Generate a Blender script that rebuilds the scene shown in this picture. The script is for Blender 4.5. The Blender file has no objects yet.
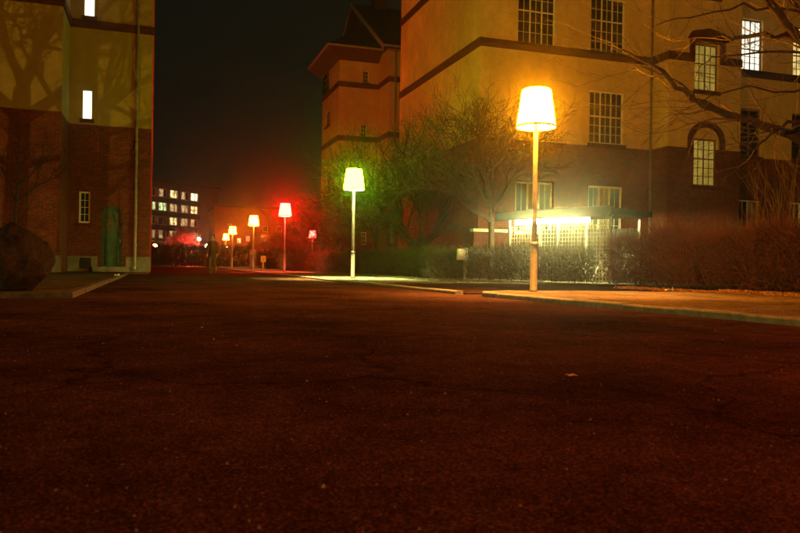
import bpy, math, random
import numpy as np
from mathutils import Vector, Matrix

# ------------------------------------------------------------------ camera
S = bpy.context.scene
C = S.collection
YAW = math.radians(18.3); ROLL = 0.0157; FPX = 740.0; CAMH = 0.56
sA, cA = math.sin(YAW), math.cos(YAW)
fwd = Vector((sA, cA, -0.002)).normalized()
rgt = Vector((cA, -sA, 0)) + ROLL * Vector((0, 0, 1)); rgt.normalize()
upv = rgt.cross(fwd); rgt = fwd.cross(upv); upv.normalize(); rgt.normalize()
cam_d = bpy.data.cameras.new('camera'); cam = bpy.data.objects.new('camera', cam_d); C.objects.link(cam)
M4 = Matrix((rgt, upv, -fwd)).transposed().to_4x4(); M4.translation = (0, 0, CAMH)
cam.matrix_world = M4
cam_d.sensor_width = 36.0; cam_d.lens = 36.0 * FPX / 800.0
cam_d.clip_start = 0.05; cam_d.clip_end = 2000
cam_d.dof.use_dof = True; cam_d.dof.focus_distance = 22.0; cam_d.dof.aperture_fstop = 5.6
S.camera = cam

# ------------------------------------------------------------------ world: night sky with city glow
W = bpy.data.worlds.new('World'); S.world = W; W.use_nodes = True
nt = W.node_tree; nt.nodes.clear()
out = nt.nodes.new('ShaderNodeOutputWorld')
sky = nt.nodes.new('ShaderNodeTexSky'); sky.sky_type = 'NISHITA'; sky.sun_disc = False
sky.sun_elevation = math.radians(-8); sky.sun_rotation = math.radians(200)
bg1 = nt.nodes.new('ShaderNodeBackground'); bg1.inputs[1].default_value = 0.05
nt.links.new(sky.outputs[0], bg1.inputs[0])
tc = nt.nodes.new('ShaderNodeTexCoord'); sep = nt.nodes.new('ShaderNodeSeparateXYZ')
nt.links.new(tc.outputs['Generated'], sep.inputs[0])
rp = nt.nodes.new('ShaderNodeValToRGB')
rp.color_ramp.elements[0].position = 0.0; rp.color_ramp.elements[0].color = (0.0050, 0.0050, 0.0026, 1)
rp.color_ramp.elements[1].position = 0.45; rp.color_ramp.elements[1].color = (0.0044, 0.0056, 0.0034, 1)
nt.links.new(sep.outputs[2], rp.inputs[0])
bg2 = nt.nodes.new('ShaderNodeBackground'); bg2.inputs[1].default_value = 1.0
nt.links.new(rp.outputs[0], bg2.inputs[0])
addw = nt.nodes.new('ShaderNodeAddShader')
nt.links.new(bg1.outputs[0], addw.inputs[0]); nt.links.new(bg2.outputs[0], addw.inputs[1])
nt.links.new(addw.outputs[0], out.inputs[0])

S.view_settings.view_transform = 'Standard'; S.view_settings.look = 'None'
S.view_settings.exposure = 0.0; S.view_settings.gamma = 1.0; S.view_settings.use_curve_mapping = False
S.render.engine = 'CYCLES'
cy = S.cycles
cy.use_denoising = True
cy.max_bounces = 5; cy.diffuse_bounces = 3; cy.glossy_bounces = 2; cy.transmission_bounces = 3
cy.volume_bounces = 0; cy.transparent_max_bounces = 6
cy.sample_clamp_indirect = 1.5; cy.caustics_reflective = False; cy.caustics_refractive = False
cy.use_adaptive_sampling = True; cy.adaptive_threshold = 0.015
cy.use_light_tree = True

HAZE_DENSITY = 0.0013
LAMP = 350.0            # radiance of a lit lamp shade

# ------------------------------------------------------------------ photo pixel -> point on a known surface
def ray(x, y):
    xp = x + ROLL * (y - 266); yp = y - ROLL * (x - 400)
    u = (xp - 400) / FPX; v = (265 - yp) / FPX
    return Vector((sA + u * cA, cA - u * sA, v))
O = Vector((0, 0, CAMH))
def onY(x, y, Y): d = ray(x, y); return O + d * (Y / d.y)
def onX(x, y, X): d = ray(x, y); return O + d * (X / d.x)
def onP(x, y, p, n):
    d = ray(x, y); n = Vector(n); return O + d * ((Vector(p) - O).dot(n) / d.dot(n))
def ondepth(x, y, t): return O + ray(x, y) * t

# ------------------------------------------------------------------ materials
def nmat(name):
    m = bpy.data.materials.new(name); m.use_nodes = True
    nt = m.node_tree; b = nt.nodes['Principled BSDF']
    return m, nt, b
def pos_node(nt, sc=(1, 1, 1)):
    g = nt.nodes.new('ShaderNodeNewGeometry'); mp = nt.nodes.new('ShaderNodeMapping')
    mp.inputs['Scale'].default_value = sc
    nt.links.new(g.outputs['Position'], mp.inputs[0]); return mp.outputs[0]
def noise(nt, vec, scale, detail=4, rough=.6):
    n = nt.nodes.new('ShaderNodeTexNoise'); n.inputs['Scale'].default_value = scale
    n.inputs['Detail'].default_value = detail; n.inputs['Roughness'].default_value = rough
    nt.links.new(vec, n.inputs['Vector']); return n.outputs[0]
def ramp(nt, fac, stops):
    r = nt.nodes.new('ShaderNodeValToRGB'); cr = r.color_ramp
    while len(cr.elements) < len(stops): cr.elements.new(.5)
    for e, (p, c) in zip(cr.elements, stops): e.position = p; e.color = (*c, 1)
    nt.links.new(fac, r.inputs[0]); return r.outputs[0]
def mix(nt, a, b, fac, mode='MULTIPLY'):
    m = nt.nodes.new('ShaderNodeMix'); m.data_type = 'RGBA'; m.blend_type = mode
    if isinstance(fac, (int, float)): m.inputs[0].default_value = fac
    else: nt.links.new(fac, m.inputs[0])
    for s, i in ((a, 6), (b, 7)):
        if isinstance(s, tuple): m.inputs[i].default_value = (*s, 1)
        else: nt.links.new(s, m.inputs[i])
    return m.outputs[2]
def bump(nt, b, h, strength=.4, dist=.01):
    n = nt.nodes.new('ShaderNodeBump'); n.inputs['Strength'].default_value = strength; n.inputs['Distance'].default_value = dist
    nt.links.new(h, n.inputs['Height']); nt.links.new(n.outputs[0], b.inputs['Normal'])
def simple(name, col, rough=.7, metal=0, var=.25, scale=6, bmp=0, bdist=.01, spec=.3):
    m, nt, b = nmat(name)
    v = pos_node(nt); n = noise(nt, v, scale)
    lo = tuple(c * (1 - var) for c in col); hi = tuple(min(1, c * (1 + var)) for c in col)
    nt.links.new(ramp(nt, n, [(.3, lo), (.7, hi)]), b.inputs['Base Color'])
    b.inputs['Roughness'].default_value = rough; b.inputs['Metallic'].default_value = metal
    b.inputs['Specular IOR Level'].default_value = spec
    if bmp: bump(nt, b, noise(nt, v, scale * 6), bmp, bdist)
    return m
def emit(name, col, strength):
    m, nt, b = nmat(name)
    b.inputs['Base Color'].default_value = (.7, .7, .65, 1)
    b.inputs['Emission Color'].default_value = (*col, 1); b.inputs['Emission Strength'].default_value = strength
    return m
def glow_window(name, col, strength, lo=.35):
    m, nt, b = nmat(name)
    b.inputs['Base Color'].default_value = (.08, .08, .07, 1); b.inputs['Roughness'].default_value = .25
    v = pos_node(nt, (2.2, 2.2, .9)); n = noise(nt, v, 1.6, 3)
    nt.links.new(ramp(nt, n, [(.36, tuple(c * lo for c in col)), (.62, col)]), b.inputs['Emission Color'])
    b.inputs['Emission Strength'].default_value = strength
    return m
def asphalt(name, base, coarse=1.0):
    m, nt, b = nmat(name); v = pos_node(nt)
    agg = nt.nodes.new('ShaderNodeTexVoronoi'); agg.inputs['Scale'].default_value = 140 * coarse
    nt.links.new(v, agg.inputs['Vector'])
    grain = ramp(nt, agg.outputs['Color'], [(.15, tuple(c * .45 for c in base)), (.6, base), (.93, tuple(c * 2.1 for c in base)), (1, tuple(c * 5.5 for c in base))])
    big = ramp(nt, noise(nt, v, .55, 5, .65), [(.32, (.38, .36, .35)), (.5, (.9, .88, .87)), (.68, (1.35, 1.3, 1.28))])
    mid = ramp(nt, noise(nt, v, 5, 5, .7), [(.3, (.68, .68, .68)), (.7, (1.28, 1.28, 1.28))])
    wv = nt.nodes.new('ShaderNodeVectorMath'); wv.operation = 'ADD'       # wandering cracks
    nz = nt.nodes.new('ShaderNodeTexNoise'); nz.inputs['Scale'].default_value = 1.3; nz.inputs['Detail'].default_value = 6; nt.links.new(v, nz.inputs['Vector'])
    nt.links.new(v, wv.inputs[0]); nt.links.new(nz.outputs['Color'], wv.inputs[1])
    ck = nt.nodes.new('ShaderNodeTexVoronoi'); ck.feature = 'DISTANCE_TO_EDGE'; ck.inputs['Scale'].default_value = .45; nt.links.new(wv.outputs[0], ck.inputs['Vector'])
    crack = ramp(nt, ck.outputs['Distance'], [(0, (.3, .3, .3)), (.012, (1, 1, 1))])
    nt.links.new(mix(nt, mix(nt, mix(nt, grain, big, 1.0), mid, 1.0), crack, .75), b.inputs['Base Color'])
    b.inputs['Roughness'].default_value = .8; b.inputs['Specular IOR Level'].default_value = 0.0
    hsum = nt.nodes.new('ShaderNodeMath'); hsum.operation = 'ADD'
    nt.links.new(agg.outputs['Distance'], hsum.inputs[0])
    hm = nt.nodes.new('ShaderNodeMath'); hm.operation = 'MULTIPLY'; hm.inputs[1].default_value = 1.6
    nt.links.new(noise(nt, v, 9, 5, .7), hm.inputs[0]); nt.links.new(hm.outputs[0], hsum.inputs[1])
    bump(nt, b, hsum.outputs[0], .75, .012)
    return m
def brickmat(name, c1, c2, mortar):
    m, nt, b = nmat(name)
    g = nt.nodes.new('ShaderNodeNewGeometry'); sp = nt.nodes.new('ShaderNodeSeparateXYZ'); nt.links.new(g.outputs['Position'], sp.inputs[0])
    ad = nt.nodes.new('ShaderNodeMath'); ad.operation = 'ADD'; nt.links.new(sp.outputs[0], ad.inputs[0]); nt.links.new(sp.outputs[1], ad.inputs[1])
    cb = nt.nodes.new('ShaderNodeCombineXYZ'); nt.links.new(ad.outputs[0], cb.inputs[0]); nt.links.new(sp.outputs[2], cb.inputs[1])
    br = nt.nodes.new('ShaderNodeTexBrick'); nt.links.new(cb.outputs[0], br.inputs['Vector'])
    br.inputs['Scale'].default_value = 1; br.inputs['Brick Width'].default_value = .26; br.inputs['Row Height'].default_value = .085
    br.inputs['Mortar Size'].default_value = .013; br.inputs['Mortar Smooth'].default_value = .2; br.inputs['Bias'].default_value = -.1
    br.inputs['Color1'].default_value = (*c1, 1); br.inputs['Color2'].default_value = (*c2, 1); br.inputs['Mortar'].default_value = (*mortar, 1)
    v = pos_node(nt)
    st = ramp(nt, noise(nt, v, .7, 5, .7), [(.3, (.55, .5, .5)), (.7, (1.15, 1.1, 1.05))])
    sp2 = ramp(nt, noise(nt, v, 7, 3, .7), [(.3, (.6, .6, .6)), (.7, (1.3, 1.3, 1.3))])
    nt.links.new(mix(nt, mix(nt, br.outputs['Color'], st, .8), sp2, .8), b.inputs['Base Color'])
    b.inputs['Roughness'].default_value = .85; b.inputs['Specular IOR Level'].default_value = .15
    inv = nt.nodes.new('ShaderNodeMath'); inv.operation = 'SUBTRACT'; inv.inputs[0].default_value = 1; nt.links.new(br.outputs['Fac'], inv.inputs[1])
    bump(nt, b, inv.outputs[0], .6, .012)
    return m
def plastermat(name, col):
    m, nt, b = nmat(name); v = pos_node(nt); vs = pos_node(nt, (1.2, 1.2, .18))
    a = ramp(nt, noise(nt, v, .35, 6, .65), [(.3, tuple(c * .74 for c in col)), (.7, tuple(c * 1.1 for c in col))])
    s = ramp(nt, noise(nt, vs, 1.3, 5, .7), [(.35, (.78, .75, .7)), (.65, (1.05, 1.05, 1.05))])
    f = ramp(nt, noise(nt, v, 3.2, 4, .7), [(.3, (.86, .85, .83)), (.7, (1.06, 1.06, 1.06))])
    nt.links.new(mix(nt, mix(nt, a, s, .4), f, 1.0), b.inputs['Base Color'])
    b.inputs['Roughness'].default_value = .9; b.inputs['Specular IOR Level'].default_value = .12
    bump(nt, b, noise(nt, v, 26, 4), .35, .01)
    return m

MT = {}
MT['asphalt'] = asphalt('asphalt', (.074, .033, .024))
MT['drive'] = asphalt('drive_asphalt', (.03, .016, .011), .8)
MT['pave'] = asphalt('pavement_surface', (.17, .125, .095), .7)
MT['path'] = asphalt('path_surface', (.15, .145, .12), .55)
MT['kerb'] = simple('kerb_granite', (.2, .185, .17), .8, var=.35, scale=9, bmp=.5)
MT['soil'] = simple('soil', (.06, .045, .032), .95, var=.4, scale=3, bmp=.8, bdist=.03)
MT['brick'] = brickmat('brick_wall', (.2, .037, .017), (.105, .022, .011), (.17, .095, .062))
MT['band'] = brickmat('brick_band', (.13, .032, .018), (.09, .024, .014), (.09, .05, .035))
MT['plaster'] = plastermat('yellow_plaster', (.78, .56, .2))
MT['plaster_dull'] = plastermat('dull_ochre_plaster', (.40, .29, .10))
MT['plaster_toned'] = plastermat('toned_down_yellow_plaster', (.52, .35, .12))  # darker copy of the yellow plaster, offsets the stronger red lamp
MT['plinth'] = simple('plinth_stone', (.2, .18, .15), .85, var=.3, scale=2.5, bmp=.4)
MT['frame'] = simple('window_paint', (.72, .69, .6), .5, var=.12, scale=8)
MT['framedark'] = simple('dark_window_paint', (.16, .13, .1), .5, var=.15, scale=8)
mg, ntg, bgl = nmat('dark_glass'); bgl.inputs['Base Color'].default_value = (.022, .02, .02, 1); bgl.inputs['Roughness'].default_value = .08; bgl.inputs['Specular IOR Level'].default_value = .5
bump(ntg, bgl, noise(ntg, pos_node(ntg), 2.5, 2), .06, .02); MT['glass'] = mg
MT['curtain'] = simple('pale_blind_behind_glass', (.3, .28, .24), .35, var=.25, scale=3)
MT['lit_white'] = glow_window('lit_window_white', (1, .95, .72), 1.9, .55)
MT['lit_yellow'] = glow_window('lit_window_yellow', (1, .72, .22), 1.0, .4)
MT['lit_dim'] = glow_window('lit_window_dim', (.7, .46, .07), .5, .6)
MT['lit_stair'] = glow_window('lit_stair_window', (1, .93, .55), 2.4, .85)
MT['roof'] = simple('dark_roof_tiles', (.035, .03, .028), .8, var=.4, scale=4, bmp=.5, bdist=.04)
MT['soffit'] = simple('painted_soffit', (.06, .026, .016), .8, var=.2, scale=3)
MT['barge'] = simple('barge_board', (.24, .2, .16), .7, var=.2, scale=3)
MT['pole'] = simple('galvanised_steel', (.25, .24, .22), .55, metal=.35, var=.22, scale=12, spec=.4)
MT['lamppole'] = simple('dark_lamp_pole', (.14, .13, .115), .6, metal=.25, var=.35, scale=9, spec=.3)  # toned darker than the other steel because the bulbs overlight it
MT['pipe'] = simple('zinc_downpipe', (.4, .39, .36), .5, metal=.3, var=.25, scale=5)
MT['pipe_dark'] = simple('weathered_downpipe', (.2, .15, .11), .6, metal=.1, var=.25, scale=5)
MT['door'] = simple('green_door_paint', (.03, .085, .062), .55, var=.35, scale=4)
MT['doorglass'] = simple('door_glass', (.12, .09, .05), .2, var=.5, scale=5)
MT['bark'] = simple('bark', (.042, .03, .022), .95, var=.45, scale=9, bmp=.8, bdist=.02)
MT['barkdark'] = simple('dark_bark', (.03, .024, .016), .95, var=.45, scale=9, bmp=.8, bdist=.02)  # bark darkened so the stems read as silhouettes
MT['barkpale'] = simple('pale_bark', (.13, .1, .078), .9, var=.4, scale=9, bmp=.6, bdist=.02)
MT['barkmid'] = simple('grey_bark', (.07, .05, .04), .9, var=.45, scale=9, bmp=.6, bdist=.02)
MT['twig'] = simple('hedge_twigs', (.05, .015, .011), .9, var=.5, scale=14)
MT['twigdark'] = simple('dark_hedge_twigs', (.06, .048, .03), .9, var=.5, scale=10)
MT['core'] = simple('shaded_dead_foliage', (.03, .017, .012), .95, var=.5, scale=14, spec=.05)  # inner leaves darkened to put shaded depth into the hedge
MT['leaf'] = simple('dead_leaves', (.22, .11, .06), .85, var=.5, scale=25)
MT['ivy'] = simple('dark_evergreen_leaves', (.035, .045, .022), .6, var=.5, scale=12)
MT['grass'] = simple('short_grass', (.07, .085, .03), .9, var=.4, scale=5)
MT['rock'] = simple('boulder_granite', (.042, .028, .02), .95, var=.6, scale=7, bmp=1.0, bdist=.05, spec=.05)
MT['concrete'] = simple('concrete_panels', (.2, .18, .15), .9, var=.25, scale=.5)
MT['concrete_dark'] = simple('dark_parapet', (.055, .045, .04), .9, var=.3, scale=.7)
MT['render'] = simple('painted_render', (.5, .47, .4), .85, var=.2, scale=2)
MT['shedroof'] = simple('shed_roof_felt', (.012, .013, .012), .95, var=.3, scale=4, spec=.02)
MT['shedmetal'] = simple('shed_painted_steel', (.2, .2, .19), .5, metal=.2, var=.2, scale=6)
MT['lattice'] = simple('lattice_steel', (.5, .47, .42), .5, metal=.3, var=.3, scale=10)
MT['white'] = simple('white_litter', (.75, .72, .66), .7, var=.1, scale=30)
MT['signface'] = simple('grey_sign_face', (.42, .42, .4), .6, var=.35, scale=16)
MT['wood'] = simple('weathered_post', (.3, .26, .2), .8, var=.3, scale=9)
MT['coat'] = simple('dark_coat_cloth', (.035, .03, .028), .95, var=.3, scale=12)
MT['trouser'] = simple('trouser_cloth', (.075, .06, .048), .95, var=.3, scale=12)
MT['skin'] = simple('skin', (.38, .24, .17), .6, var=.08, scale=20)
MT['hair'] = simple('dark_hair', (.03, .022, .016), .7, var=.3, scale=40)
MT['shoe'] = simple('black_shoe', (.02, .02, .02), .5, var=.2, scale=20)
MT['black'] = simple('black_iron', (.02, .02, .02), .6, var=.2, scale=8)

# ------------------------------------------------------------------ builders
class MB:
    def __init__(s): s.v = []; s.f = []
    def add(s, vs, fs):
        o = len(s.v); s.v.extend([tuple(v) for v in vs]); s.f.extend([tuple(i + o for i in f) for f in fs]); return s
    def quad(s, a, b, c, d): return s.add([a, b, c, d], [(0, 1, 2, 3)])
    def box(s, x0, x1, y0, y1, z0, z1):
        return s.add([(x0, y0, z0), (x1, y0, z0), (x1, y1, z0), (x0, y1, z0), (x0, y0, z1), (x1, y0, z1), (x1, y1, z1), (x0, y1, z1)],
                     [(0, 3, 2, 1), (4, 5, 6, 7), (0, 1, 5, 4), (1, 2, 6, 5), (2, 3, 7, 6), (3, 0, 4, 7)])
    def obox(s, p, ax, ay, az):        # centre, half vectors
        p, ax, ay, az = map(Vector, (p, ax, ay, az))
        vs = [p + sx * ax + sy * ay + sz * az for sz in (-1, 1) for sy in (-1, 1) for sx in (-1, 1)]
        return s.add(vs, [(0, 2, 3, 1), (4, 5, 7, 6), (0, 1, 5, 4), (1, 3, 7, 5), (3, 2, 6, 7), (2, 0, 4, 6)])
    def beam(s, a, b, w, h):
        a, b = Vector(a), Vector(b); d = (b - a); L = d.length; d.normalize()
        u = Vector((0, 0, 1)) if abs(d.z) < .9 else Vector((0, 1, 0))
        r = d.cross(u).normalized(); u = r.cross(d)
        return s.obox((a + b) / 2, d * L / 2, r * w / 2, u * h / 2)
    def tube(s, pts, rad, n=8, cap=True):
        pts = [Vector(p) for p in pts]; o = len(s.v); m = len(pts)
        ref = None
        for i, p in enumerate(pts):
            d = (pts[min(i + 1, m - 1)] - pts[max(i - 1, 0)])
            if d.length < 1e-9: d = Vector((0, 0, 1))
            d.normalize()
            if ref is None: ref = d.orthogonal().normalized()
            ref = (ref - d * ref.dot(d))
            if ref.length < 1e-6: ref = d.orthogonal()
            ref.normalize(); b = d.cross(ref); r = rad[i] if hasattr(rad, '__len__') else rad
            for k in range(n):
                a = 2 * math.pi * k / n; s.v.append(tuple(p + r * (math.cos(a) * ref + math.sin(a) * b)))
        for i in range(m - 1):
            for k in range(n):
                k2 = (k + 1) % n
                s.f.append((o + i * n + k, o + i * n + k2, o + (i + 1) * n + k2, o + (i + 1) * n + k))
        if cap:
            s.f.append(tuple(o + k for k in reversed(range(n)))); s.f.append(tuple(o + (m - 1) * n + k for k in range(n)))
        return s
    def lathe(s, prof, n=24, c=(0, 0, 0)):
        o = len(s.v); m = len(prof)
        for r, z in prof:
            for k in range(n):
                a = 2 * math.pi * k / n; s.v.append((c[0] + r * math.cos(a), c[1] + r * math.sin(a), c[2] + z))
        for i in range(m - 1):
            for k in range(n):
                k2 = (k + 1) % n; s.f.append((o + i * n + k, o + i * n + k2, o + (i + 1) * n + k2, o + (i + 1) * n + k))
        return s

def wloc(o):
    v = Vector((0, 0, 0))
    while o is not None: v = v + o.location; o = o.parent
    return v
def build(name, mb, mat, parent=None, smooth=False, loc=None):
    """links a mesh given in world metres; a child is stored relative to its (unrotated) parent"""
    base = wloc(parent) if parent is not None else Vector((0, 0, 0))
    l = Vector(loc) if loc is not None else (Vector((0, 0, 0)) if parent is not None else None)
    me = bpy.data.meshes.new(name)
    off = base + (l if l is not None else Vector((0, 0, 0)))
    me.from_pydata([(v[0] - off.x, v[1] - off.y, v[2] - off.z) for v in mb.v], [], mb.f)
    me.materials.append(mat); me.update()
    if smooth: me.polygons.foreach_set('use_smooth', [True] * len(me.polygons))
    o = bpy.data.objects.new(name, me); C.objects.link(o)
    if l is not None: o.location = l
    if parent is not None: o.parent = parent
    return o
def tag(o, label=None, cat=None, group=None, kind=None):
    if label: o['label'] = label
    if cat: o['category'] = cat
    if group: o['group'] = group
    if kind: o['kind'] = kind
    return o
def thing(name, loc, label, cat, group=None):
    o = bpy.data.objects.new(name, None); C.objects.link(o); o.location = loc; o.empty_display_size = .2
    return tag(o, label, cat, group)
def struct(name, mb, mat): return tag(build(name, mb, mat), kind='structure')
def copy_tree(o, parent=None, mats=None):
    c = o.copy(); C.objects.link(c)
    if parent is not None: c.parent = parent
    if mats and c.type == 'MESH' and o.name.split('.')[0] in mats:
        c.data = o.data.copy(); c.data.materials[0] = mats[o.name.split('.')[0]]
    for ch in [x for x in bpy.data.objects if x.parent == o]: copy_tree(ch, c, mats)
    return c

# ------------------------------------------------------------------ ground, road, pavements
struct('ground', MB().quad((-290, -290, -.03), (290, -290, -.03), (290, 290, -.03), (-290, 290, -.03)), MT['soil'])
struct('road', MB().quad((-45, -46, 0), (8.5, -46, 0), (8.5, 79, 0), (-45, 79, 0)), MT['asphalt'])
KH = .08
# near pavement on the lamp side: kerb line at X = 5.4, rounded end by the lamp
pv = [(7.6, -18), (12.2, -18), (12.2, 13.2)]
KL = [(6.75, 13.36), (6.28, 13.22), (5.95, 12.95), (5.78, 12.55), (5.78, 12.0), (6.02, 8.6), (6.22, 5.6), (6.6, 0), (7.44, -12)]      # kerb face, far end first
arc = [(x + (.155 if i else 0), y - (.155 if i == 0 else .08 if i < 3 else 0)) for i, (x, y) in enumerate(KL)]
poly = pv + arc
mb = MB(); n = len(poly)
mb.add([(x, y, KH) for x, y in poly] + [(x, y, -.02) for x, y in poly], [tuple(range(n))] + [(i, i + n, (i + 1) % n + n, (i + 1) % n) for i in range(n)])
pave_r = struct('pavement', mb, MT['pave'])
def kerb_line(parent, pts, w, top, seed, mat='kerb'):
    rnd = random.Random(seed)
    pts = [Vector((*p, 0)) for p in pts]
    segs = []
    for a, b in zip(pts[:-1], pts[1:]):
        L = (b - a).length; k = max(1, round(L / 1.0)); d = (b - a) / k
        for i in range(k): segs.append((a + d * i, a + d * (i + 1)))
    for a, b in segs:
        d = (b - a).normalized(); nrm = Vector((d.y, -d.x, 0)); g = .006 if (b - a).length > .5 else .002
        a2 = a + d * g; b2 = b - d * g; h = top + rnd.uniform(-.006, .006); t = rnd.uniform(-.006, .006); bev = .02
        q = []
        for p in (a2, b2):
            for off, z in ((0, -.02), (0, h - bev), (bev, h), (w, h), (w, -.02)):
                q.append(p - nrm * (off + t) + Vector((0, 0, z)))
        m = MB().add(q, [(0, 1, 6, 5), (1, 2, 7, 6), (2, 3, 8, 7), (3, 4, 9, 8), (4, 3, 2, 1, 0), (5, 6, 7, 8, 9)])
        build('kerb_stone', m, MT[mat], parent)
kerb_line(pave_r, [(9.75, 13.36)] + KL, .155, KH + .004, 1)
# driveway, far footpath, verge
struct('driveway', MB().box(5.80, 40, 13.4, 20.4, -.04, .03), MT['drive'])
fp = MB().box(5.60, 8.6, 20.4, 92, -.04, .06)
foot = struct('footpath', fp, MT['path'])
struct('verge', MB().box(8.6, 26, 20.4, 92, -.04, .055), MT['soil'])
struct('planting_bed', MB().box(12.2, 45, -20, 13.4, -.04, .09), MT['soil'])
kerb_line(foot, [(5.45, 78), (5.45, 22), (5.6, 17), (5.62, 13.5)], .17, .064, 2)
# pavement in front of the corner building on the other side
PL = [(-1.3, 11.86), (-1.1, 60), (-40, 60), (-40, 9.0)]
mb = MB(); mb.add([(x, y, KH) for x, y in PL] + [(x, y, -.02) for x, y in PL], [(0, 1, 2, 3)] + [(i, i + 4, (i + 1) % 4 + 4, (i + 1) % 4) for i in range(4)])
MT['pave_dark'] = asphalt('darkened_pavement', (.11, .078, .045), .6)  # left pavement and kerb colours darkened to offset the mast and lamp light
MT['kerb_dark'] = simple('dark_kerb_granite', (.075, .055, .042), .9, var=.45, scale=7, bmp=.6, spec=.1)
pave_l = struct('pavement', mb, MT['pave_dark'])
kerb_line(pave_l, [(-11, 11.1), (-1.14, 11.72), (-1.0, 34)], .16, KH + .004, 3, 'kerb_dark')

# ------------------------------------------------------------------ walls with openings, windows
def facade(mb, plane, c, a0, a1, z0, z1, holes, depth=.22):
    """wall sheet facing -Y (plane 'Y') or -X (plane 'X') at coordinate c, cut out round holes, with reveals"""
    P = (lambda a, z, d=0: (a, c + d, z)) if plane == 'Y' else (lambda a, z, d=0: (c + d, a, z))
    xs = sorted({a0, a1, *[h[0] for h in holes], *[h[1] for h in holes]}); zs = sorted({z0, z1, *[h[2] for h in holes], *[h[3] for h in holes]})
    xs = [x for x in xs if a0 <= x <= a1]; zs = [z for z in zs if z0 <= z <= z1]
    for i in range(len(xs) - 1):
        for j in range(len(zs) - 1):
            cx, cz = (xs[i] + xs[i + 1]) / 2, (zs[j] + zs[j + 1]) / 2
            if any(h[0] < cx < h[1] and h[2] < cz < h[3] for h in holes): continue
            mb.quad(P(xs[i], zs[j]), P(xs[i + 1], zs[j]), P(xs[i + 1], zs[j + 1]), P(xs[i], zs[j + 1]))
    for h in holes:
        p, q, r, t = max(h[0], a0), min(h[1], a1), max(h[2], z0), min(h[3], z1)
        if p >= q or r >= t: continue
        mb.quad(P(p, r), P(p, t), P(p, t, depth), P(p, r, depth)); mb.quad(P(q, r), P(q, r, depth), P(q, t, depth), P(q, t))
        if r > z0 or h[2] >= z0: mb.quad(P(p, r), P(p, r, depth), P(q, r, depth), P(q, r))
        if h[3] <= z1: mb.quad(P(p, t), P(q, t), P(q, t, depth), P(p, t, depth))
    return mb
def window(parent, plane, c, a0, a1, z0, z1, cols, rows, glass, frame, bars=(2, 3), setback=.12, sill=None, fw=.07, transom=None, bw=.022):
    """one window: frame mesh (part) > pane per light, glazing_bars, sill"""
    def bx(m, p, q, r, t, d0, d1):
        if plane == 'Y': m.box(p, q, c + d0, c + d1, r, t)
        else: m.box(c + d0, c + d1, p, q, r, t)
    s = setback; g = .004
    m = MB()
    bx(m, a0 + g, a0 + fw, z0 + g, z1 - g, s, s + .08); bx(m, a1 - fw, a1 - g, z0 + g, z1 - g, s, s + .08)
    bx(m, a0 + fw, a1 - fw, z0 + g, z0 + fw, s, s + .08); bx(m, a0 + fw, a1 - fw, z1 - fw, z1 - g, s, s + .08)
    ca = [a0 + fw + (a1 - a0 - 2 * fw) * k / cols for k in range(cols + 1)]
    if transom is None: cz = [z0 + fw + (z1 - z0 - 2 * fw) * k / rows for k in range(rows + 1)]
    else: cz = [z0 + fw, z0 + (z1 - z0) * transom, z1 - fw]
    mw = fw * .8
    for x in ca[1:-1]: bx(m, x - mw / 2, x + mw / 2, z0 + fw, z1 - fw, s + .005, s + .075)
    for z in cz[1:-1]:
        for k in range(cols): bx(m, ca[k] + (mw / 2 if k else 0), ca[k + 1] - (mw / 2 if k < cols - 1 else 0), z - mw / 2, z + mw / 2, s + .008, s + .07)
    w = build('window', m, frame, parent)
    gb = MB()
    for i in range(cols):
        for j in range(len(cz) - 1):
            p, q = ca[i] + (mw / 2 if i else 0), ca[i + 1] - (mw / 2 if i < cols - 1 else 0); r, t = cz[j] + (mw / 2 if j else 0), cz[j + 1] - (mw / 2 if j < len(cz) - 2 else 0)
            pm = MB(); bx(pm, p - .01, q + .01, r - .01, t + .01, s + .045, s + .055)
            gl = glass if not isinstance(glass, (list, tuple)) else glass[(i * 7 + j * 3) % len(glass)]
            build('pane', pm, gl, w)
            for k in range(1, bars[0]):
                x = p + (q - p) * k / bars[0]; bx(gb, x - bw / 2, x + bw / 2, r, t, s + .02, s + .043)
            nb = bars[1] if j == 0 or transom is None else max(1, bars[1] - 1)
            for k in range(1, nb):
                z = r + (t - r) * k / nb; bx(gb, p, q, z - bw / 2, z + bw / 2, s + .022, s + .041)
    if gb.f: build('glazing_bars', gb, frame, w)['kind'] = 'stuff'
    if sill:
        sm = MB(); bx(sm, a0 - .08, a1 + .08, z0 - sill[1], z0 - .003, -.07, s + .02); build('sill', sm, sill[0], w)
    return w
def band(parent, plane, c, a0, a1, z0, z1, out=.07, back=.05):
    m = MB()
    if plane == 'Y': m.box(a0, a1, c - out, c + back, z0, z1)
    else: m.box(c - out, c + back, a0, a1, z0, z1)
    return build('band_course', m, MT['band'], parent)
def arch_ring(x0, x1, zs, rise, thick, y0, y1, n=14):
    """segmental arch ring (extruded), springing at zs"""
    m = MB(); cx = (x0 + x1) / 2; hw = (x1 - x0) / 2
    pts = []
    for k in range(n + 1):
        t = math.pi * (1 - k / n); pts.append((math.cos(t), math.sin(t)))
    vs = []
    for cx_, sy in pts:
        for (w, h) in ((hw, rise), (hw + thick, rise + thick)):
            for y in (y0, y1): vs.append((cx + cx_ * w, y, zs + sy * h))
    fs = []
    for k in range(n):
        a, b = 4 * k, 4 * (k + 1)
        fs += [(a, b, b + 2, a + 2), (a + 1, a + 3, b + 3, b + 1), (a, a + 1, b + 1, b), (a + 2, b + 2, b + 3, a + 3)]
    fs += [(0, 2, 3, 1), (4 * n, 4 * n + 1, 4 * n + 3, 4 * n + 2)]
    return m.add(vs, fs)

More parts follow.
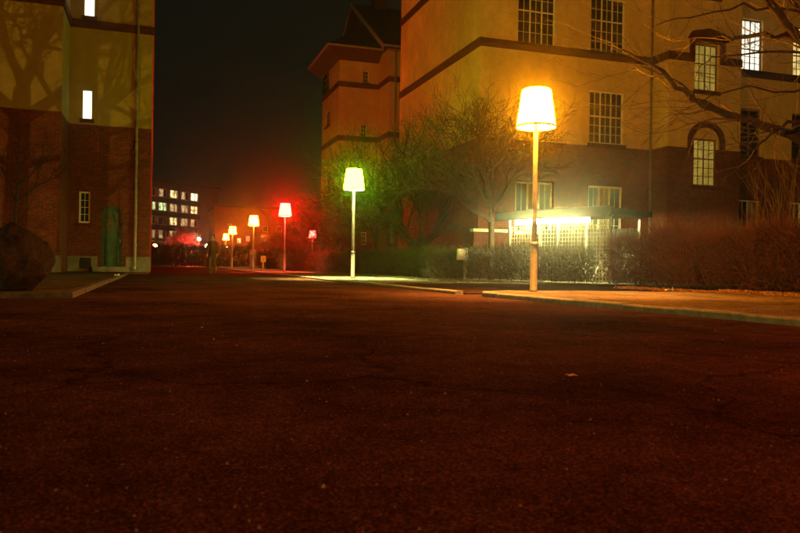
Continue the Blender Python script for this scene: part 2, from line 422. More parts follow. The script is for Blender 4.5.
ZB, ZC, ZD = 6.08, 10.28, 14.38          # brick line, first band, second band
def zy(x, y, Y): return onY(x, y, Y).z
def xy(x, y, Y): return onY(x, y, Y).x

# ------------------------------------------------------------------ the tall hospital-like block on the lamp side
B1 = thing('plastered_building', (13.07, 29, 0), 'tall yellow plastered building with red brick ground floor and dark brick bands', 'building')
YF, YBAY, XC, XB0, XB1, XE = 29.0, 27.75, 13.07, 21.72, 25.75, 44.0
ZT = 17.2
wn2 = [(xy(518, 25, YF), xy(556, 25, YF), 10.34, 12.85), (xy(591, 25, YF), xy(625.5, 25, YF), 10.34, 12.85)]
wn1 = [(wn2[1][0], wn2[1][1], 6.2, 8.6)]
wn0 = [(wn2[0][0], wn2[0][1], 2.0, 4.32), (wn2[1][0], wn2[1][1], 2.0, 4.30)]
wr2 = [(xy(741, 45, YF), xy(762.5, 45, YF), 10.34, 12.82), (xy(793, 45, YF), xy(815, 45, YF), 10.34, 12.82), (37.5, 39.0, 10.34, 12.82)]
wr1 = [(a, b, 6.15, 8.45) for a, b, _, _ in wr2]; wr0 = [(a, b, 2.6, 4.0) for a, b, _, _ in wr2]
wb = [(xy(693.5, 160, YBAY), xy(717, 160, YBAY), zy(705, 186, YBAY), zy(705, 139, YBAY)),
      (xy(694.5, 70, YBAY), xy(718.5, 70, YBAY), zy(706, 91, YBAY), zy(706, 44, YBAY)),
      (xy(694.5, 70, YBAY), xy(718.5, 70, YBAY), 13.05, 15.1)]
# brick walls (three storeys of wall split at the brick line)
holesL, holesR = wn0 + wn1 + wn2, wr0 + wr1 + wr2
m = MB(); facade(m, 'Y', YF, XC, XB0, 0, ZB, holesL); facade(m, 'Y', YBAY, XB0, XB1, 0, ZB, [wb[0]]); facade(m, 'Y', YF, XB1, XE, 0, ZB, holesR)
facade(m, 'X', XC, YF, 40.0, 0, ZB, []); facade(m, 'X', XB0, YBAY, YF, 0, ZB, [])
m.quad((XB1, YBAY, 0), (XB1, YF, 0), (XB1, YF, ZB), (XB1, YBAY, ZB))
m.quad((XC, 40, 0), (XE, 40, 0), (XE, 40, ZB), (XC, 40, ZB)); m.quad((XE, YF, 0), (XE, 40, 0), (XE, 40, ZB), (XE, YF, ZB))
build('brick_wall', m, MT['brick'], B1)
m = MB(); facade(m, 'Y', YF, XC, XB0, ZB, ZT, holesL); facade(m, 'Y', YBAY, XB0, XB1, ZB, ZT, wb); facade(m, 'Y', YF, XB1, XE, ZB, ZT, holesR)
facade(m, 'X', XC, YF, 40.0, ZB, ZT, []); facade(m, 'X', XB0, YBAY, YF, ZB, ZT, [])
m.quad((XB1, YBAY, ZB), (XB1, YF, ZB), (XB1, YF, ZT), (XB1, YBAY, ZT))
m.quad((XC, 40, ZB), (XE, 40, ZB), (XE, 40, ZT), (XC, 40, ZT)); m.quad((XE, YF, ZB), (XE, 40, ZB), (XE, 40, ZT), (XE, YF, ZT))
build('plaster_wall', m, MT['plaster'], B1)
m = MB(); m.box(XC - .06, XB0 - .07, YF - .06, YF - .002, 0, .75); build('plinth', m, MT['plinth'], B1)
for z in (ZC, ZD):
    zt, zb = z + .06, z - .30
    band(B1, 'Y', YF, XC - .07, XB0 - .08, zb, zt); band(B1, 'X', XC, YF + .06, 40.0, zb, zt)
    band(B1, 'X', XB0, YBAY + .06, YF, zb, zt)
    if z == ZC:
        band(B1, 'Y', YBAY, XB0 - .07, wb[1][0] - .22, zb, zt); band(B1, 'Y', YBAY, wb[1][1] + .22, XB1, zb, zt)
    else:
        band(B1, 'Y', YBAY, XB0 - .07, wb[2][0] - .01, zb, zt); band(B1, 'Y', YBAY, wb[2][1] + .01, XB1, zb, zt)
    band(B1, 'Y', YF, XB1 + .002, XE, zb, zt)
for i, h in enumerate(wn2):
    window(B1, 'Y', YF, *h, 3, 2, MT['glass'], MT['frame'], (2, 3), sill=(MT['band'], .12), transom=.58)
for i, h in enumerate(wn1):
    window(B1, 'Y', YF, *h, 3, 2, MT['glass'], MT['frame'], (2, 3), sill=(MT['band'], .2), transom=.52)
for i, h in enumerate(wn0):
    window(B1, 'Y', YF, *h, 3, 2, [MT['glass'], MT['curtain'], MT['glass']], MT['frame'], (2, 2), sill=(MT['band'], .15), transom=.42, fw=.1)
for i, h in enumerate(wr2):
    window(B1, 'Y', YF, *h, 2, 2, [MT['lit_white'], MT['lit_yellow'], MT['glass']][i], MT['framedark'], (2, 3), sill=(MT['band'], .22), transom=.42, bw=.03)
for i, h in enumerate(wr1):
    window(B1, 'Y', YF, *h, 2, 2, MT['glass'], MT['framedark'], (1, 2), sill=(MT['band'], .2), transom=.6)
for i, h in enumerate(wr0):
    window(B1, 'Y', YF, *h, 2, 1, [MT['glass'], MT['curtain']], MT['frame'], (2, 1), sill=(MT['band'], .15))
for i, h in enumerate(wb):
    window(B1, 'Y', YBAY, *h, 2, 2, MT['lit_dim'], MT['framedark'], (2, 3), sill=(MT['band'], .18), transom=.58, bw=.03)
# brick hoods on the bay
a0, a1 = wb[0][0], wb[0][1]
build('arch_hood', arch_ring(a0 - .1, a1 + .1, wb[0][3] - .1, .62, .26, YBAY - .1, YBAY + .02), MT['band'], B1)
for s in (0, 1):
    p = (a0 - .36, a0 - .1) if s == 0 else (a1 + .1, a1 + .36)
    build('jamb', MB().box(*p, YBAY - .1, YBAY + .02, ZB - .25, wb[0][3] - .1), MT['band'], B1)
a0, a1 = wb[1][0], wb[1][1]
for s in (0, 1):
    p = (a0 - .3, a0 - .05) if s == 0 else (a1 + .05, a1 + .3)
    build('jamb', MB().box(*p, YBAY - .1, YBAY + .02, ZC - .3, wb[1][3] + .15), MT['band'], B1)
cxm = (a0 + a1) / 2; zt = wb[1][3] + .15
build('gable_hood', MB().add([(a0 - .42, YBAY - .22, zt), (a1 + .42, YBAY - .22, zt), (a1 + .2, YBAY - .2, zt + .32), (cxm, YBAY - .2, zt + .5), (a0 - .2, YBAY - .2, zt + .32),
                              (a0 - .42, YBAY, zt), (a1 + .42, YBAY, zt), (a1 + .2, YBAY, zt + .32), (cxm, YBAY, zt + .5), (a0 - .2, YBAY, zt + .32)],
      [(0, 1, 2, 3, 4), (0, 5, 6, 1), (1, 6, 7, 2), (2, 7, 8, 3), (3, 8, 9, 4), (4, 9, 5, 0)]), MT['band'], B1)
build('tympanum', MB().box(a0 - .05, a1 + .05, YBAY - .02, YBAY + .02, wb[1][3] + .003, zt), MT['band'], B1)
px_ = xy(649.5, 100, YF)
dp = build('downpipe', MB().tube([(px_, YF - .12, .1), (px_, YF - .12, ZT)], .055, 10), MT['pipe_dark'], B1, True)
for z in (1.5, 4.0, 6.8, 9.3, 12.4, 15.4):
    build('pipe_bracket', MB().lathe([(.056, -.03), (.075, -.03), (.075, .03), (.056, .03)], 10, (px_, YF - .12, z)), MT['pipe_dark'], dp)
# hip roof (above the picture)
rf = MB(); e = .9
x0, x1, y0, y1 = XC - e, XE + e, YBAY - e, 40 + e
rf.add([(x0, y0, ZT), (x1, y0, ZT), (x1, y1, ZT), (x0, y1, ZT), (x0 + 6, (y0 + y1) / 2, ZT + 5.5), (x1 - 6, (y0 + y1) / 2, ZT + 5.5)],
       [(0, 1, 5, 4), (1, 2, 5), (2, 3, 4, 5), (3, 0, 4), (3, 2, 1, 0)])
build('roof', rf, MT['roof'], B1)

# ------------------------------------------------------------------ second plastered building further along the street
XL, XW, Y2, Y2w, Y2e = 13.1, 16.2, 55.0, 52.2, 61.0
B2 = thing('gabled_building', (13.1, 55, 0), 'yellow plastered building with steep dark gable roof and wide eaves beside the dark sky', 'building')
Z2 = 16.6
f2 = [(xy(363, 77, Y2), xy(369, 77, Y2), zy(366, 83, Y2), zy(366, 70.5, Y2)), (xy(361, 130, Y2), xy(367, 130, Y2), zy(364, 137, Y2), zy(364, 124, Y2)),
      (xy(361, 238, Y2), xy(366.5, 238, Y2), zy(364, 245, Y2), zy(364, 232, Y2))]
s2 = []
for (pa, pb, t, b) in ((329, 322.5, 63, 93), (330, 325.5, 111, 126), (331, 326, 176, 192)):
    p = onX(pa, (t + b) / 2, XL); q = onX(pb, (t + b) / 2, XL)
    s2.append((p.y, q.y, onX((pa + pb) / 2, b, XL).z, onX((pa + pb) / 2, t, XL).z))
w2 = [(xy(387, 233, Y2w), xy(394, 233, Y2w), zy(390, 243, Y2w), zy(390, 223, Y2w))]
w2 = [(max(w2[0][0], XW + .25), w2[0][1] + .1, w2[0][2], w2[0][3])]
for zz0, zz1, mat, nm in ((0, ZB, MT['brick'], 'brick_wall'), (ZB, Z2, MT['plaster_toned'], 'plaster_wall')):
    m = MB(); facade(m, 'Y', Y2, XL, XW, zz0, zz1, [h for h in f2 if zz0 < h[2] < zz1]); facade(m, 'X', XL, Y2, Y2e, zz0, zz1, [h for h in s2 if zz0 < h[2] < zz1])
    facade(m, 'Y', Y2w, XW, 34, zz0, zz1, [h for h in w2 if zz0 < h[2] < zz1]); facade(m, 'X', XW, Y2w, Y2, zz0, zz1, [])
    m.quad((XL, Y2e, zz0), (XW, Y2e, zz0), (XW, Y2e, zz1), (XL, Y2e, zz1)); facade(m, 'X', XW, Y2e, 69.6, zz0, zz1, [])
    m.quad((XW, 69.6, zz0), (34, 69.6, zz0), (34, 69.6, zz1), (XW, 69.6, zz1)); m.quad((34, Y2w, zz0), (34, 69.6, zz0), (34, 69.6, zz1), (34, Y2w, zz1))
    build(nm, m, mat, B2)
YR, ZR = 60.9, 22.6
build('gable_wall', MB().add([(XW, Y2w, Z2), (XW, 69.6, Z2), (XW, YR, ZR - .2)], [(0, 2, 1)]), MT['roof'], B2)
for z in (ZC, ZD):
    band(B2, 'Y', Y2, XL - .07, XW - .001, z - .3, z + .1); band(B2, 'X', XL, Y2 + .06, Y2e, z - .3, z + .1)
    band(B2, 'X', XW, Y2w + .06, Y2 - .075, z - .3, z + .1); band(B2, 'Y', Y2w, XW - .07, 34, z - .3, z + .1)
for h in f2: window(B2, 'Y', Y2, *h, 1, 1, MT['glass'], MT['frame'], (2, 3), sill=(MT['band'], .15), fw=.06)
for h in s2: window(B2, 'X', XL, *h, 2 if h[1] - h[0] > 1.2 else 1, 2, MT['glass'], MT['framedark'], (1, 2), sill=(MT['band'], .15))
for h in w2: window(B2, 'Y', Y2w, *h, 1, 2, MT['curtain'], MT['frame'], (2, 2), sill=(MT['band'], .15))
# lower hipped roof of the stair block, soffit under its wide eaves
o_ = 1.2; ze = Z2 + .25
hx, hy0, hy1 = XL - o_, Y2 - o_, Y2e + .3
apex = (XW, 58.0, 20.2)
build('roof', MB().add([(hx, hy0, ze), (XW, hy0, ze), (XW, hy1, ze), (hx, hy1, ze), apex], [(0, 1, 4), (3, 0, 4), (2, 3, 4)]), MT['roof'], B2)
build('soffit', MB().add([(hx, hy0, ze - .02), (XW, hy0, ze - .02), (XW, hy1, ze - .02), (hx, hy1, ze - .02), (XL - .02, Y2 - .02, ze - .75), (XW, Y2 - .02, ze - .75), (XL - .02, hy1, ze - .75)],
      [(0, 4, 5, 1), (0, 3, 6, 4)]), MT['soffit'], B2)
g = MB(); g.beam((hx, hy0, ze), (XW, hy0, ze), .14, .12); g.beam((hx, hy0 + .08, ze), (hx, hy1, ze), .14, .12); build('gutter', g, MT['barge'], B2)
# main gable roof of the wing
r2 = build('roof', MB().add([(XW - .7, Y2w - .9, Z2 - .1), (35, Y2w - .9, Z2 - .1), (35, YR, ZR), (XW - .7, YR, ZR), (XW - .7, 70.5, Z2 - .1), (35, 70.5, Z2 - .1),
                        (XW - .7, Y2w - .9, Z2 - .35), (35, Y2w - .9, Z2 - .35), (35, YR, ZR - .3), (XW - .7, YR, ZR - .3), (XW - .7, 70.5, Z2 - .35), (35, 70.5, Z2 - .35)],
      [(0, 1, 2, 3), (3, 2, 5, 4), (6, 9, 8, 7), (9, 10, 11, 8), (0, 6, 7, 1), (4, 5, 11, 10), (1, 7, 8, 2), (2, 8, 11, 5)]), MT['roof'], B2)
for y in (Y2w - .9, 70.5):
    build('barge_board', MB().beam((XW - .76, y, Z2 - .22), (XW - .76, YR, ZR - .15), .08, .34), MT['barge'], B2)
build('chimney', MB().box(17.3, 18.4, 60.2, 61.4, ZR - 1.2, ZR + 2.2).box(17.2, 18.5, 60.1, 61.5, ZR + 2.202, ZR + 2.4), MT['band'], r2)
g = MB(); g.beam((XW - .7, Y2w - .95, Z2 - .15), (34.9, Y2w - .95, Z2 - .15), .12, .12); build('gutter', g, MT['barge'], B2)
build('downpipe', MB().tube([(XW + .45, Y2w - .1, .1), (XW + .45, Y2w - .1, Z2 - .3)], .06, 8), MT['pipe_dark'], B2)

# ------------------------------------------------------------------ corner building on the other side of the road
YM, YWG, XR, XWG = 32.7, 30.2, -0.24, -3.4
B3 = thing('brick_building', (XR, YM, 0), 'brick and ochre plaster corner building with green arched door and tree shadows on its wall', 'building')
ZT3 = 16.8
st = [(xy(82.3, 105, YM), xy(92.5, 105, YM), zy(87, 119, YM), zy(87, 90, YM)), (xy(84.3, 5, YM), xy(95.3, 5, YM), zy(90, 16.5, YM), 12.3)]
sw = [(xy(79, 207, YM), xy(90.5, 207, YM), zy(85, 223, YM), zy(85, 191.5, YM))]
dr = (xy(101.5, 240, YM), xy(122.5, 240, YM), .3, zy(112, 206, YM))
hs = st + sw + [dr]
for zz0, zz1, mat, nm in ((0, ZB, MT['brick'], 'brick_wall'), (ZB, ZT3, MT['plaster_dull'], 'plaster_wall')):
    m = MB(); facade(m, 'Y', YM, XWG, XR, zz0, zz1, [h for h in hs if zz0 <= h[2] < zz1], .25)
    facade(m, 'Y', YWG, -16, XWG, zz0, zz1, [])
    m.quad((XWG, YWG, zz0), (XWG, YM, zz0), (XWG, YM, zz1), (XWG, YWG, zz1))
    m.quad((XR, YM, zz0), (XR, 47, zz0), (XR, 47, zz1), (XR, YM, zz1)); m.quad((-16, 47, zz0), (XR, 47, zz0), (XR, 47, zz1), (-16, 47, zz1)); m.quad((-16, YWG, zz0), (-16, 47, zz0), (-16, 47, zz1), (-16, YWG, zz1))
    if zz0 == 0:      # spandrels above the arched door head
        n = 10; cxd = (dr[0] + dr[1]) / 2; hw = (dr[1] - dr[0]) / 2; rise = .34; zs = dr[3] - rise
        ap = [(cxd - hw * math.cos(math.pi * k / n), zs + rise * math.sin(math.pi * k / n)) for k in range(n + 1)]
        for (xa, za), (xb, zb) in zip(ap[:-1], ap[1:]):
            m.quad((xa, YM, za), (xb, YM, zb), (xb, YM, dr[3]), (xa, YM, dr[3])); m.quad((xa, YM, za), (xa, YM + .2, za), (xb, YM + .2, zb), (xb, YM, zb))
    build(nm, m, mat, B3)
for z in (ZC, ZD):
    zz = z + .05
    band(B3, 'Y', YWG, -16, XWG + .002, zz - .33, zz); band(B3, 'Y', YM, XWG + .08, XR + .07, zz - .33, zz)
    build('band_course', MB().box(XWG + .003, XWG + .07, YWG - .07, YM - .003, zz - .33, zz), MT['band'], B3)
build('plinth', MB().box(XWG + .02, dr[0] - .14, YM - .06, YM + .02, .1, .72), MT['plinth'], B3)
build('plinth', MB().box(dr[1] + .14, XR + .05, YM - .06, YM + .02, .1, .72), MT['plinth'], B3)
build('plinth', MB().box(-16, XWG + .05, YWG - .06, YWG + .02, .1, .72), MT['plinth'], B3)
va = xy(80, 258, YM); build('cellar_grille', MB().box(va, va + .42, YM - .075, YM - .05, .22, .66), MT['black'], B3)
for h in st: window(B3, 'Y', YM, *h, 1, 2 if h[3] - h[2] > 1.5 else 1, MT['lit_stair'], MT['framedark'], (1, 1), sill=(MT['band'], .16), fw=.025, setback=.06)
for h in sw: window(B3, 'Y', YM, *h, 1, 1, MT['glass'], MT['frame'], (2, 4), sill=(MT['band'], .12), setback=.04)
# door: frame, leaf with glazed top, panels
ap2 = [(cxd - (hw - .09) * math.cos(math.pi * k / n), zs + (rise - .08) * math.sin(math.pi * k / n)) for k in range(n + 1)]
fr = MB()
ringo = [(dr[0], .3)] + ap + [(dr[1], .3)]; ringi = [(dr[0] + .09, .3)] + ap2 + [(dr[1] - .09, .3)]
for i in range(len(ringo) - 1):
    a, b, c_, d_ = ringo[i], ringo[i + 1], ringi[i + 1], ringi[i]
    fr.quad((a[0], YM + .08, a[1]), (b[0], YM + .08, b[1]), (c_[0], YM + .08, c_[1]), (d_[0], YM + .08, d_[1]))
    fr.quad((d_[0], YM + .08, d_[1]), (c_[0], YM + .08, c_[1]), (c_[0], YM + .16, c_[1]), (d_[0], YM + .16, d_[1]))
build('door_frame', fr, MT['door'], B3)
leaf = MB(); pts = [(dr[0] + .08, .31)] + ap2 + [(dr[1] - .08, .31)]
leaf.add([(x, YM + .14, z) for x, z in pts], [tuple(range(len(pts)))])
door = build('door', leaf, MT['door'], B3)
for i in range(2):
    xa = dr[0] + .16 + i * (hw - .06); xb = xa + hw - .2
    for za, zb in ((1.72, 2.15), (2.2, 2.5)):
        build('pane', MB().box(xa, xb, YM + .12, YM + .135, za, zb), MT['doorglass'], door)
    build('panel', MB().box(xa, xb, YM + .105, YM + .135, .45, 1.55), MT['door'], door)
build('handle', MB().box(cxd + .3, cxd + .33, YM + .05, YM + .1, 1.3, 1.42), MT['pole'], door)
build('step', MB().box(dr[0] - .3, dr[1] + .3, YM - .45, YM + .24, .1, .3), MT['plinth'], B3)
px3 = xy(136, 200, YM)
dp = build('downpipe', MB().tube([(px3, YM - .3, .2), (px3, YM - .13, .4), (px3, YM - .13, ZT3)], .055, 10), MT['pipe'], B3, True)
for z in (1.2, 3.4, 5.6, 8, 12.5): build('pipe_bracket', MB().lathe([(.056, -.03), (.07, -.03), (.07, .03), (.056, .03)], 10, (px3, YM - .13, z)), MT['pipe'], dp)
rf = MB(); x0, x1, y0, y1 = -16.9, XR + .9, YWG - .9, 48
rf.add([(x0, y0, ZT3), (x1, y0, ZT3), (x1, y1, ZT3), (x0, y1, ZT3), (x0 + 5, (y0 + y1) / 2, ZT3 + 4.5), (x1 - 5, (y0 + y1) / 2, ZT3 + 4.5)], [(0, 1, 5, 4), (1, 2, 5), (2, 3, 4, 5), (3, 0, 4), (3, 2, 1, 0)])
build('roof', rf, MT['roof'], B3)

# ------------------------------------------------------------------ far apartment slab and the low block next to it
pA, pB = Vector((-1.2, 141, 0)), Vector((12.2, 156, 0)); dA = (pB - pA).normalized(); nA = Vector((dA.y, -dA.x, 0))
B4 = thing('apartment_block', pA, 'distant flat-roofed apartment slab with rows of lit windows beyond the hedge', 'building')
s0, s1, h4 = -30.0, (pB - pA).length, 15.3
def PP(s, z, d=0): return pA + dA * s - nA * d + Vector((0, 0, z))      # d into the building
mw = MB()
mw.obox(PP((s0 + s1) / 2, h4 / 2, 6.3), dA * (s1 - s0) / 2, nA * 6, Vector((0, 0, h4 / 2))); build('wall', mw, MT['concrete'], B4)
build('roof', MB().obox(PP((s0 + s1) / 2, h4 + .25, 6.2), dA * ((s1 - s0) / 2 + .3), nA * 6.4, Vector((0, 0, .24))), MT['concrete'], B4)
sl = (Vector((onP(200, 200, pA, nA))) - pA).dot(dA)
rows = []
for yt, yb in ((190.5, 198.5), (204, 212), (217.5, 225.5), (231, 239)):
    a = onP(175, yt, pA, nA).z; b = onP(175, yb, pA, nA).z; rows.append((b, a))
for b, a in rows:
    build('parapet', MB().obox(PP((s0 + sl) / 2, b - .62, .02), dA * ((sl - s0) / 2), nA * .2, Vector((0, 0, .42))), MT['concrete_dark'], B4)
rw = random.Random(8)
LW = [glow_window('far_window_a', (1, .74, .28), 2.4, .05), glow_window('far_window_b', (.8, 1, .4), 1.8, .05), glow_window('far_window_c', (1, .6, .25), 1.0, .05), glow_window('far_window_d', (1, .92, .5), 4, .2)]
lit = {(0, 1): 2, (0, 2): 0, (0, 3): 2, (0, 4): 3, (1, 0): 1, (1, 1): 1, (1, 2): 2, (1, 3): 2, (1, 4): 0, (2, 0): 2, (2, 2): 0, (2, 3): 2, (2, 4): 2, (3, 0): 2, (3, 1): 2, (3, 2): 0, (3, 4): 2}
cols4 = [(Vector(onP(x, 200, pA, nA)) - pA).dot(dA) for x in (152, 163, 174, 185, 194.5)]
step4 = (cols4[-1] - cols4[0]) / 4
cols4 = cols4 + [cols4[0] - step4 * k for k in range(1, 9)]
for j, (b, a) in enumerate(rows):
    for i, s in enumerate(cols4):
        ws = step4 * .36; ml = lit.get((j, i)) if i < 5 else rw.choice([None, None, 0, 2])
        w = MB()
        for q in (-1, 1): w.obox(PP(s + q * ws, (a + b) / 2, .2), dA * .07, nA * .18, Vector((0, 0, (a - b) / 2)))
        for z in (a, b): w.obox(PP(s, z, .2), dA * (ws - .07), nA * .18, Vector((0, 0, .06)))
        w.obox(PP(s + ws * .25, (a + b) / 2, .22), dA * .05, nA * .12, Vector((0, 0, (a - b) / 2 - .06)))
        wo = build('window', w, MT['frame'], B4)
        for q, (c0, c1) in enumerate(((-ws, ws * .25), (ws * .25, ws))):
            mat = MT['glass'] if ml is None or (q == 1 and rw.random() < .35) else LW[ml]
            build('pane', MB().obox(PP(s + (c0 + c1) / 2, (a + b) / 2, .26), dA * ((c1 - c0) / 2 - .05), nA * .02, Vector((0, 0, (a - b) / 2 - .06))), mat, wo)
# low dark block
YB5 = 118.0
x5a, x5b = xy(214, 230, YB5), xy(330, 230, YB5)
B5 = thing('low_block', (x5a, YB5, 0), 'low dark brick block behind the row of glowing lamps', 'building')
h5 = zy(260, 209, YB5)
win5 = []
for (pa, pb, yt, yb, l) in ((237, 241, 238, 243, 0), (246, 250, 236, 241, 1), (263, 268, 226, 232, 2), (228, 232, 224, 230, 2), (277, 282, 226, 232, 2), (292, 297, 226, 232, 2)):
    win5.append((xy(pa, (yt + yb) / 2, YB5), xy(pb, (yt + yb) / 2, YB5), zy((pa + pb) / 2, yb, YB5), zy((pa + pb) / 2, yt, YB5), l))
m = facade(MB(), 'Y', YB5, x5a, x5b, 0, h5, [w[:4] for w in win5], .2)
m.quad((x5a, YB5, 0), (x5a, YB5 + 12, 0), (x5a, YB5 + 12, h5), (x5a, YB5, h5)); m.quad((x5b, YB5, 0), (x5b, YB5 + 12, 0), (x5b, YB5 + 12, h5), (x5b, YB5, h5)); m.quad((x5a, YB5 + 12, 0), (x5b, YB5 + 12, 0), (x5b, YB5 + 12, h5), (x5a, YB5 + 12, h5))
build('wall', m, MT['brick'], B5)
build('roof', MB().box(x5a - .3, x5b + .3, YB5 - .4, YB5 + 12.3, h5 + .002, h5 + .35), MT['roof'], B5)
for w in win5: window(B5, 'Y', YB5, *w[:4], 1, 1, [LW[0], LW[2], MT['glass']][w[4]], MT['frame'], (2, 1), sill=(MT['concrete'], .15))
# low rendered wall behind the far hedge, lit by the lamps there
lwx0, lwx1 = xy(219, 250, 92), xy(256, 250, 92)
lw = thing('garden_wall', (lwx0, 92, 0), 'low pale rendered wall just above the far hedge', 'wall')
build('wall', MB().box(lwx0, lwx1, 92, 92.25, -.02, 2.15), MT['render'], lw); build('coping', MB().box(lwx0 - .05, lwx1 + .05, 91.94, 92.31, 2.152, 2.23), MT['kerb'], lw)

# ------------------------------------------------------------------ street lamps with giant table-lamp shades
def shade_mat(name, col, k): return emit('lamp_shade_' + name, col, LAMP * k)
def make_lamp():
    t = thing('street_lamp', (0, 0, 0), 'x', 'street lamp')
    m = MB().lathe([(0, 0), (.085, 0), (.085, .02), (.07, .03), (.066, .9), (.05, .93), (0, .93)], 14)
    build('base_sleeve', m, MT['lamppole'], t, True)
    build('collar', MB().lathe([(.05, .9), (.078, .9), (.08, .95), (.06, .975), (.046, .975)], 14), MT['lamppole'], t, True)
    build('pole', MB().lathe([(.047, .9), (.043, 3.3), (.03, 3.34), (0, 3.34)], 12), MT['lamppole'], t, True)
    sh = MB().lathe([(.385, 3.23), (.285, 3.94), (.26, 3.96), (0, 3.96)], 20)
    s = build('lamp_shade', sh, MT['white'], t)
    build('rim', MB().lathe([(.383, 3.21), (.395, 3.21), (.397, 3.245), (.388, 3.25)], 20), MT['lamppole'], s)
    build('bulb', MB().lathe([(0, 3.6), (.11, 3.62), (.15, 3.66), (.14, 3.7), (.05, 3.72), (0, 3.72)], 14), MT['white'], s)
    sp = MB()
    for k in range(3):
        a = k * 2 * math.pi / 3; sp.beam((.03 * math.cos(a), .03 * math.sin(a), 3.26), (.375 * math.cos(a), .375 * math.sin(a), 3.26), .012, .012)
    build('spider', sp, MT['lamppole'], s)
    return t
lampP = make_lamp()
LAMPS = [  # x, y, colour, strength, label
    (7.05, 12.96, (1, .29, .0024), 1.3, 'street lamp with orange-yellow glowing shade at the rounded end of the pavement'),
    (6.82, 26.1, (.3, 1, .007), .3, 'street lamp with green glowing shade beside the long hedge'),
    (7.1, 42.8, (1, .0026, .0018), 1.3, 'street lamp with red glowing shade between the green and the orange lamps'),
    (6.85, 55.2, (1, .24, .006), .45, 'street lamp with amber shade next in line after the red one'),
    (7.05, 73.0, (1, .16, .006), .36, 'street lamp with pale orange shade, last before the far hedge'),
    (8.2, 93.0, (1, .2, .006), .4, 'street lamp with small orange shade rising behind the far hedge'),
    (15.7, 77.0, (1, .012, .009), .3, 'street lamp with pinkish shade set back beside the gabled building'),
    (7.0, -0.6, (1, .04, .018), .55, 'street lamp with deep red shade beside the near pavement kerb'),
]
BULB = [(1, .46, .09), (1, .82, .26), (1, .2, .1), (1, .35, .1), (1, .05, .015)]
for i, (x, y, col, k, lab) in enumerate(LAMPS):
    mats = {'lamp_shade': shade_mat(str(i), col, k), 'bulb': emit('lamp_bulb_%d' % i, BULB[min(i, 3) if i < 7 else 4], LAMP * (14, 52, 14, 8, 6)[min(i, 3) if i < 7 else 4])}
    t = copy_tree(lampP, None, mats); t.location = (x, y, KH if y < 13.3 else .06); t['label'] = lab; t['group'] = 'street lamps with lampshade heads'
    t.rotation_euler.z = i * .7
for o in [x for x in bpy.data.objects if x.parent and x.parent.parent == lampP] + [x for x in bpy.data.objects if x.parent == lampP] + [lampP]: bpy.data.objects.remove(o)
# mast light behind the viewer whose light throws the tree shadows on the corner building
def mast_lamp(x, y, h, col, L, label):
    t = thing('mast_lamp', (x, y, 0), label, 'street lamp')
    build('pole', MB().tube([(x, y, 0), (x, y, h)], [.12, .07], 12), MT['pole'], t, True)
    build('arm', MB().tube([(x, y, h), (x + .3, y + .8, h + .15)], .04, 8), MT['pole'], t)
    hd = build('head', MB().obox((x + .4, y + 1.1, h + .2), Vector((.12, .34, 0)), Vector((-.2, .07, 0)), (0, 0, .07)), MT['pole'], t)
    c_ = Vector((x + .4, y + 1.1, h + .0))
    m = MB()
    for q in range(5):
        r = (.072, .066, .05, .028, .0)[q]; m.lathe([(r, -.0 - q * .017), ((.066, .05, .028, .0, 0)[q], -.017 - q * .017)], 12, c_) if q < 4 else None
    build('diffuser', m, emit('mast_light', col, L), hd)
mast_lamp(-30.0, -32.0, 7.0, (1, .66, .12), 450000.0, 'tall mast street light standing across the open asphalt behind the boulder')

# ------------------------------------------------------------------ bare trees
def grow(mb, p, d, L, r, lvl, maxl, rnd, o):
    r = max(r, o.get('rmin', .0022))
    n = 5 if lvl < 2 else (4 if lvl < maxl else 3)
    pts = [Vector(p)]; rad = [r]; dd = Vector(d).normalized()
    for i in range(n):
        j = o.get('jit', .18) * (1 + .3 * lvl)
        dd = (dd + Vector((rnd.gauss(0, j), rnd.gauss(0, j), rnd.gauss(0, j))) * .8 + Vector((0, 0, o.get('up', .06)))).normalized()
        pts.append(pts[-1] + dd * L / n); rad.append(r * (1 - (i + 1) / n * (1 - o.get('taper', .5))))
    if lvl == maxl: rad[-1] = max(.002, r * .4)
    mb.tube(pts, rad, 8 if r > .06 else (5 if r > .02 else 3), cap=lvl == 0)
    if lvl >= maxl: return
    k = o['kids'][min(lvl, len(o['kids']) - 1)]
    for c in range(k):
        f = rnd.uniform(o.get('from', .35), 1.0) if c < k - 1 else 1.0
        ii = min(n, max(1, round(f * n))); q = pts[ii]
        ax = pts[ii] - pts[ii - 1]; ax.normalize()
        side = ax.orthogonal().normalized(); side.rotate(Matrix.Rotation(rnd.uniform(0, 6.283) + c * 2.4, 3, ax))
        an = math.radians(rnd.uniform(*o.get('ang', (22, 52)))) * (.5 if c == k - 1 else 1)
        nd = ax * math.cos(an) + side * math.sin(an)
        grow(mb, q, nd, L * rnd.uniform(*o.get('len', (.6, .85))), max(.0022, min(rad[ii] * .8, r * rnd.uniform(.42, .62))) * (1.15 if c == k - 1 else 1), lvl + 1, maxl, rnd, o)
def tree(name, base, label, limbs, trunk, seed, maxl, mat, o, cat='tree', group=None, stems=1):
    """trunk: list of (dx,dy,z,r); limbs: list of (index on trunk, dir, length, radius)"""
    rnd = random.Random(seed); b = Vector(base)
    t = thing(name, base, label, cat, group)
    build('trunk', MB().tube([b + Vector(q[:3]) for q in trunk], [q[3] for q in trunk], 10), mat, t, True)
    cr = MB()
    for (i, d, L, r) in limbs: grow(cr, b + Vector(trunk[i][:3]), d, L, r, 0, maxl, rnd, o)
    build('crown', cr, mat, t)
    return t
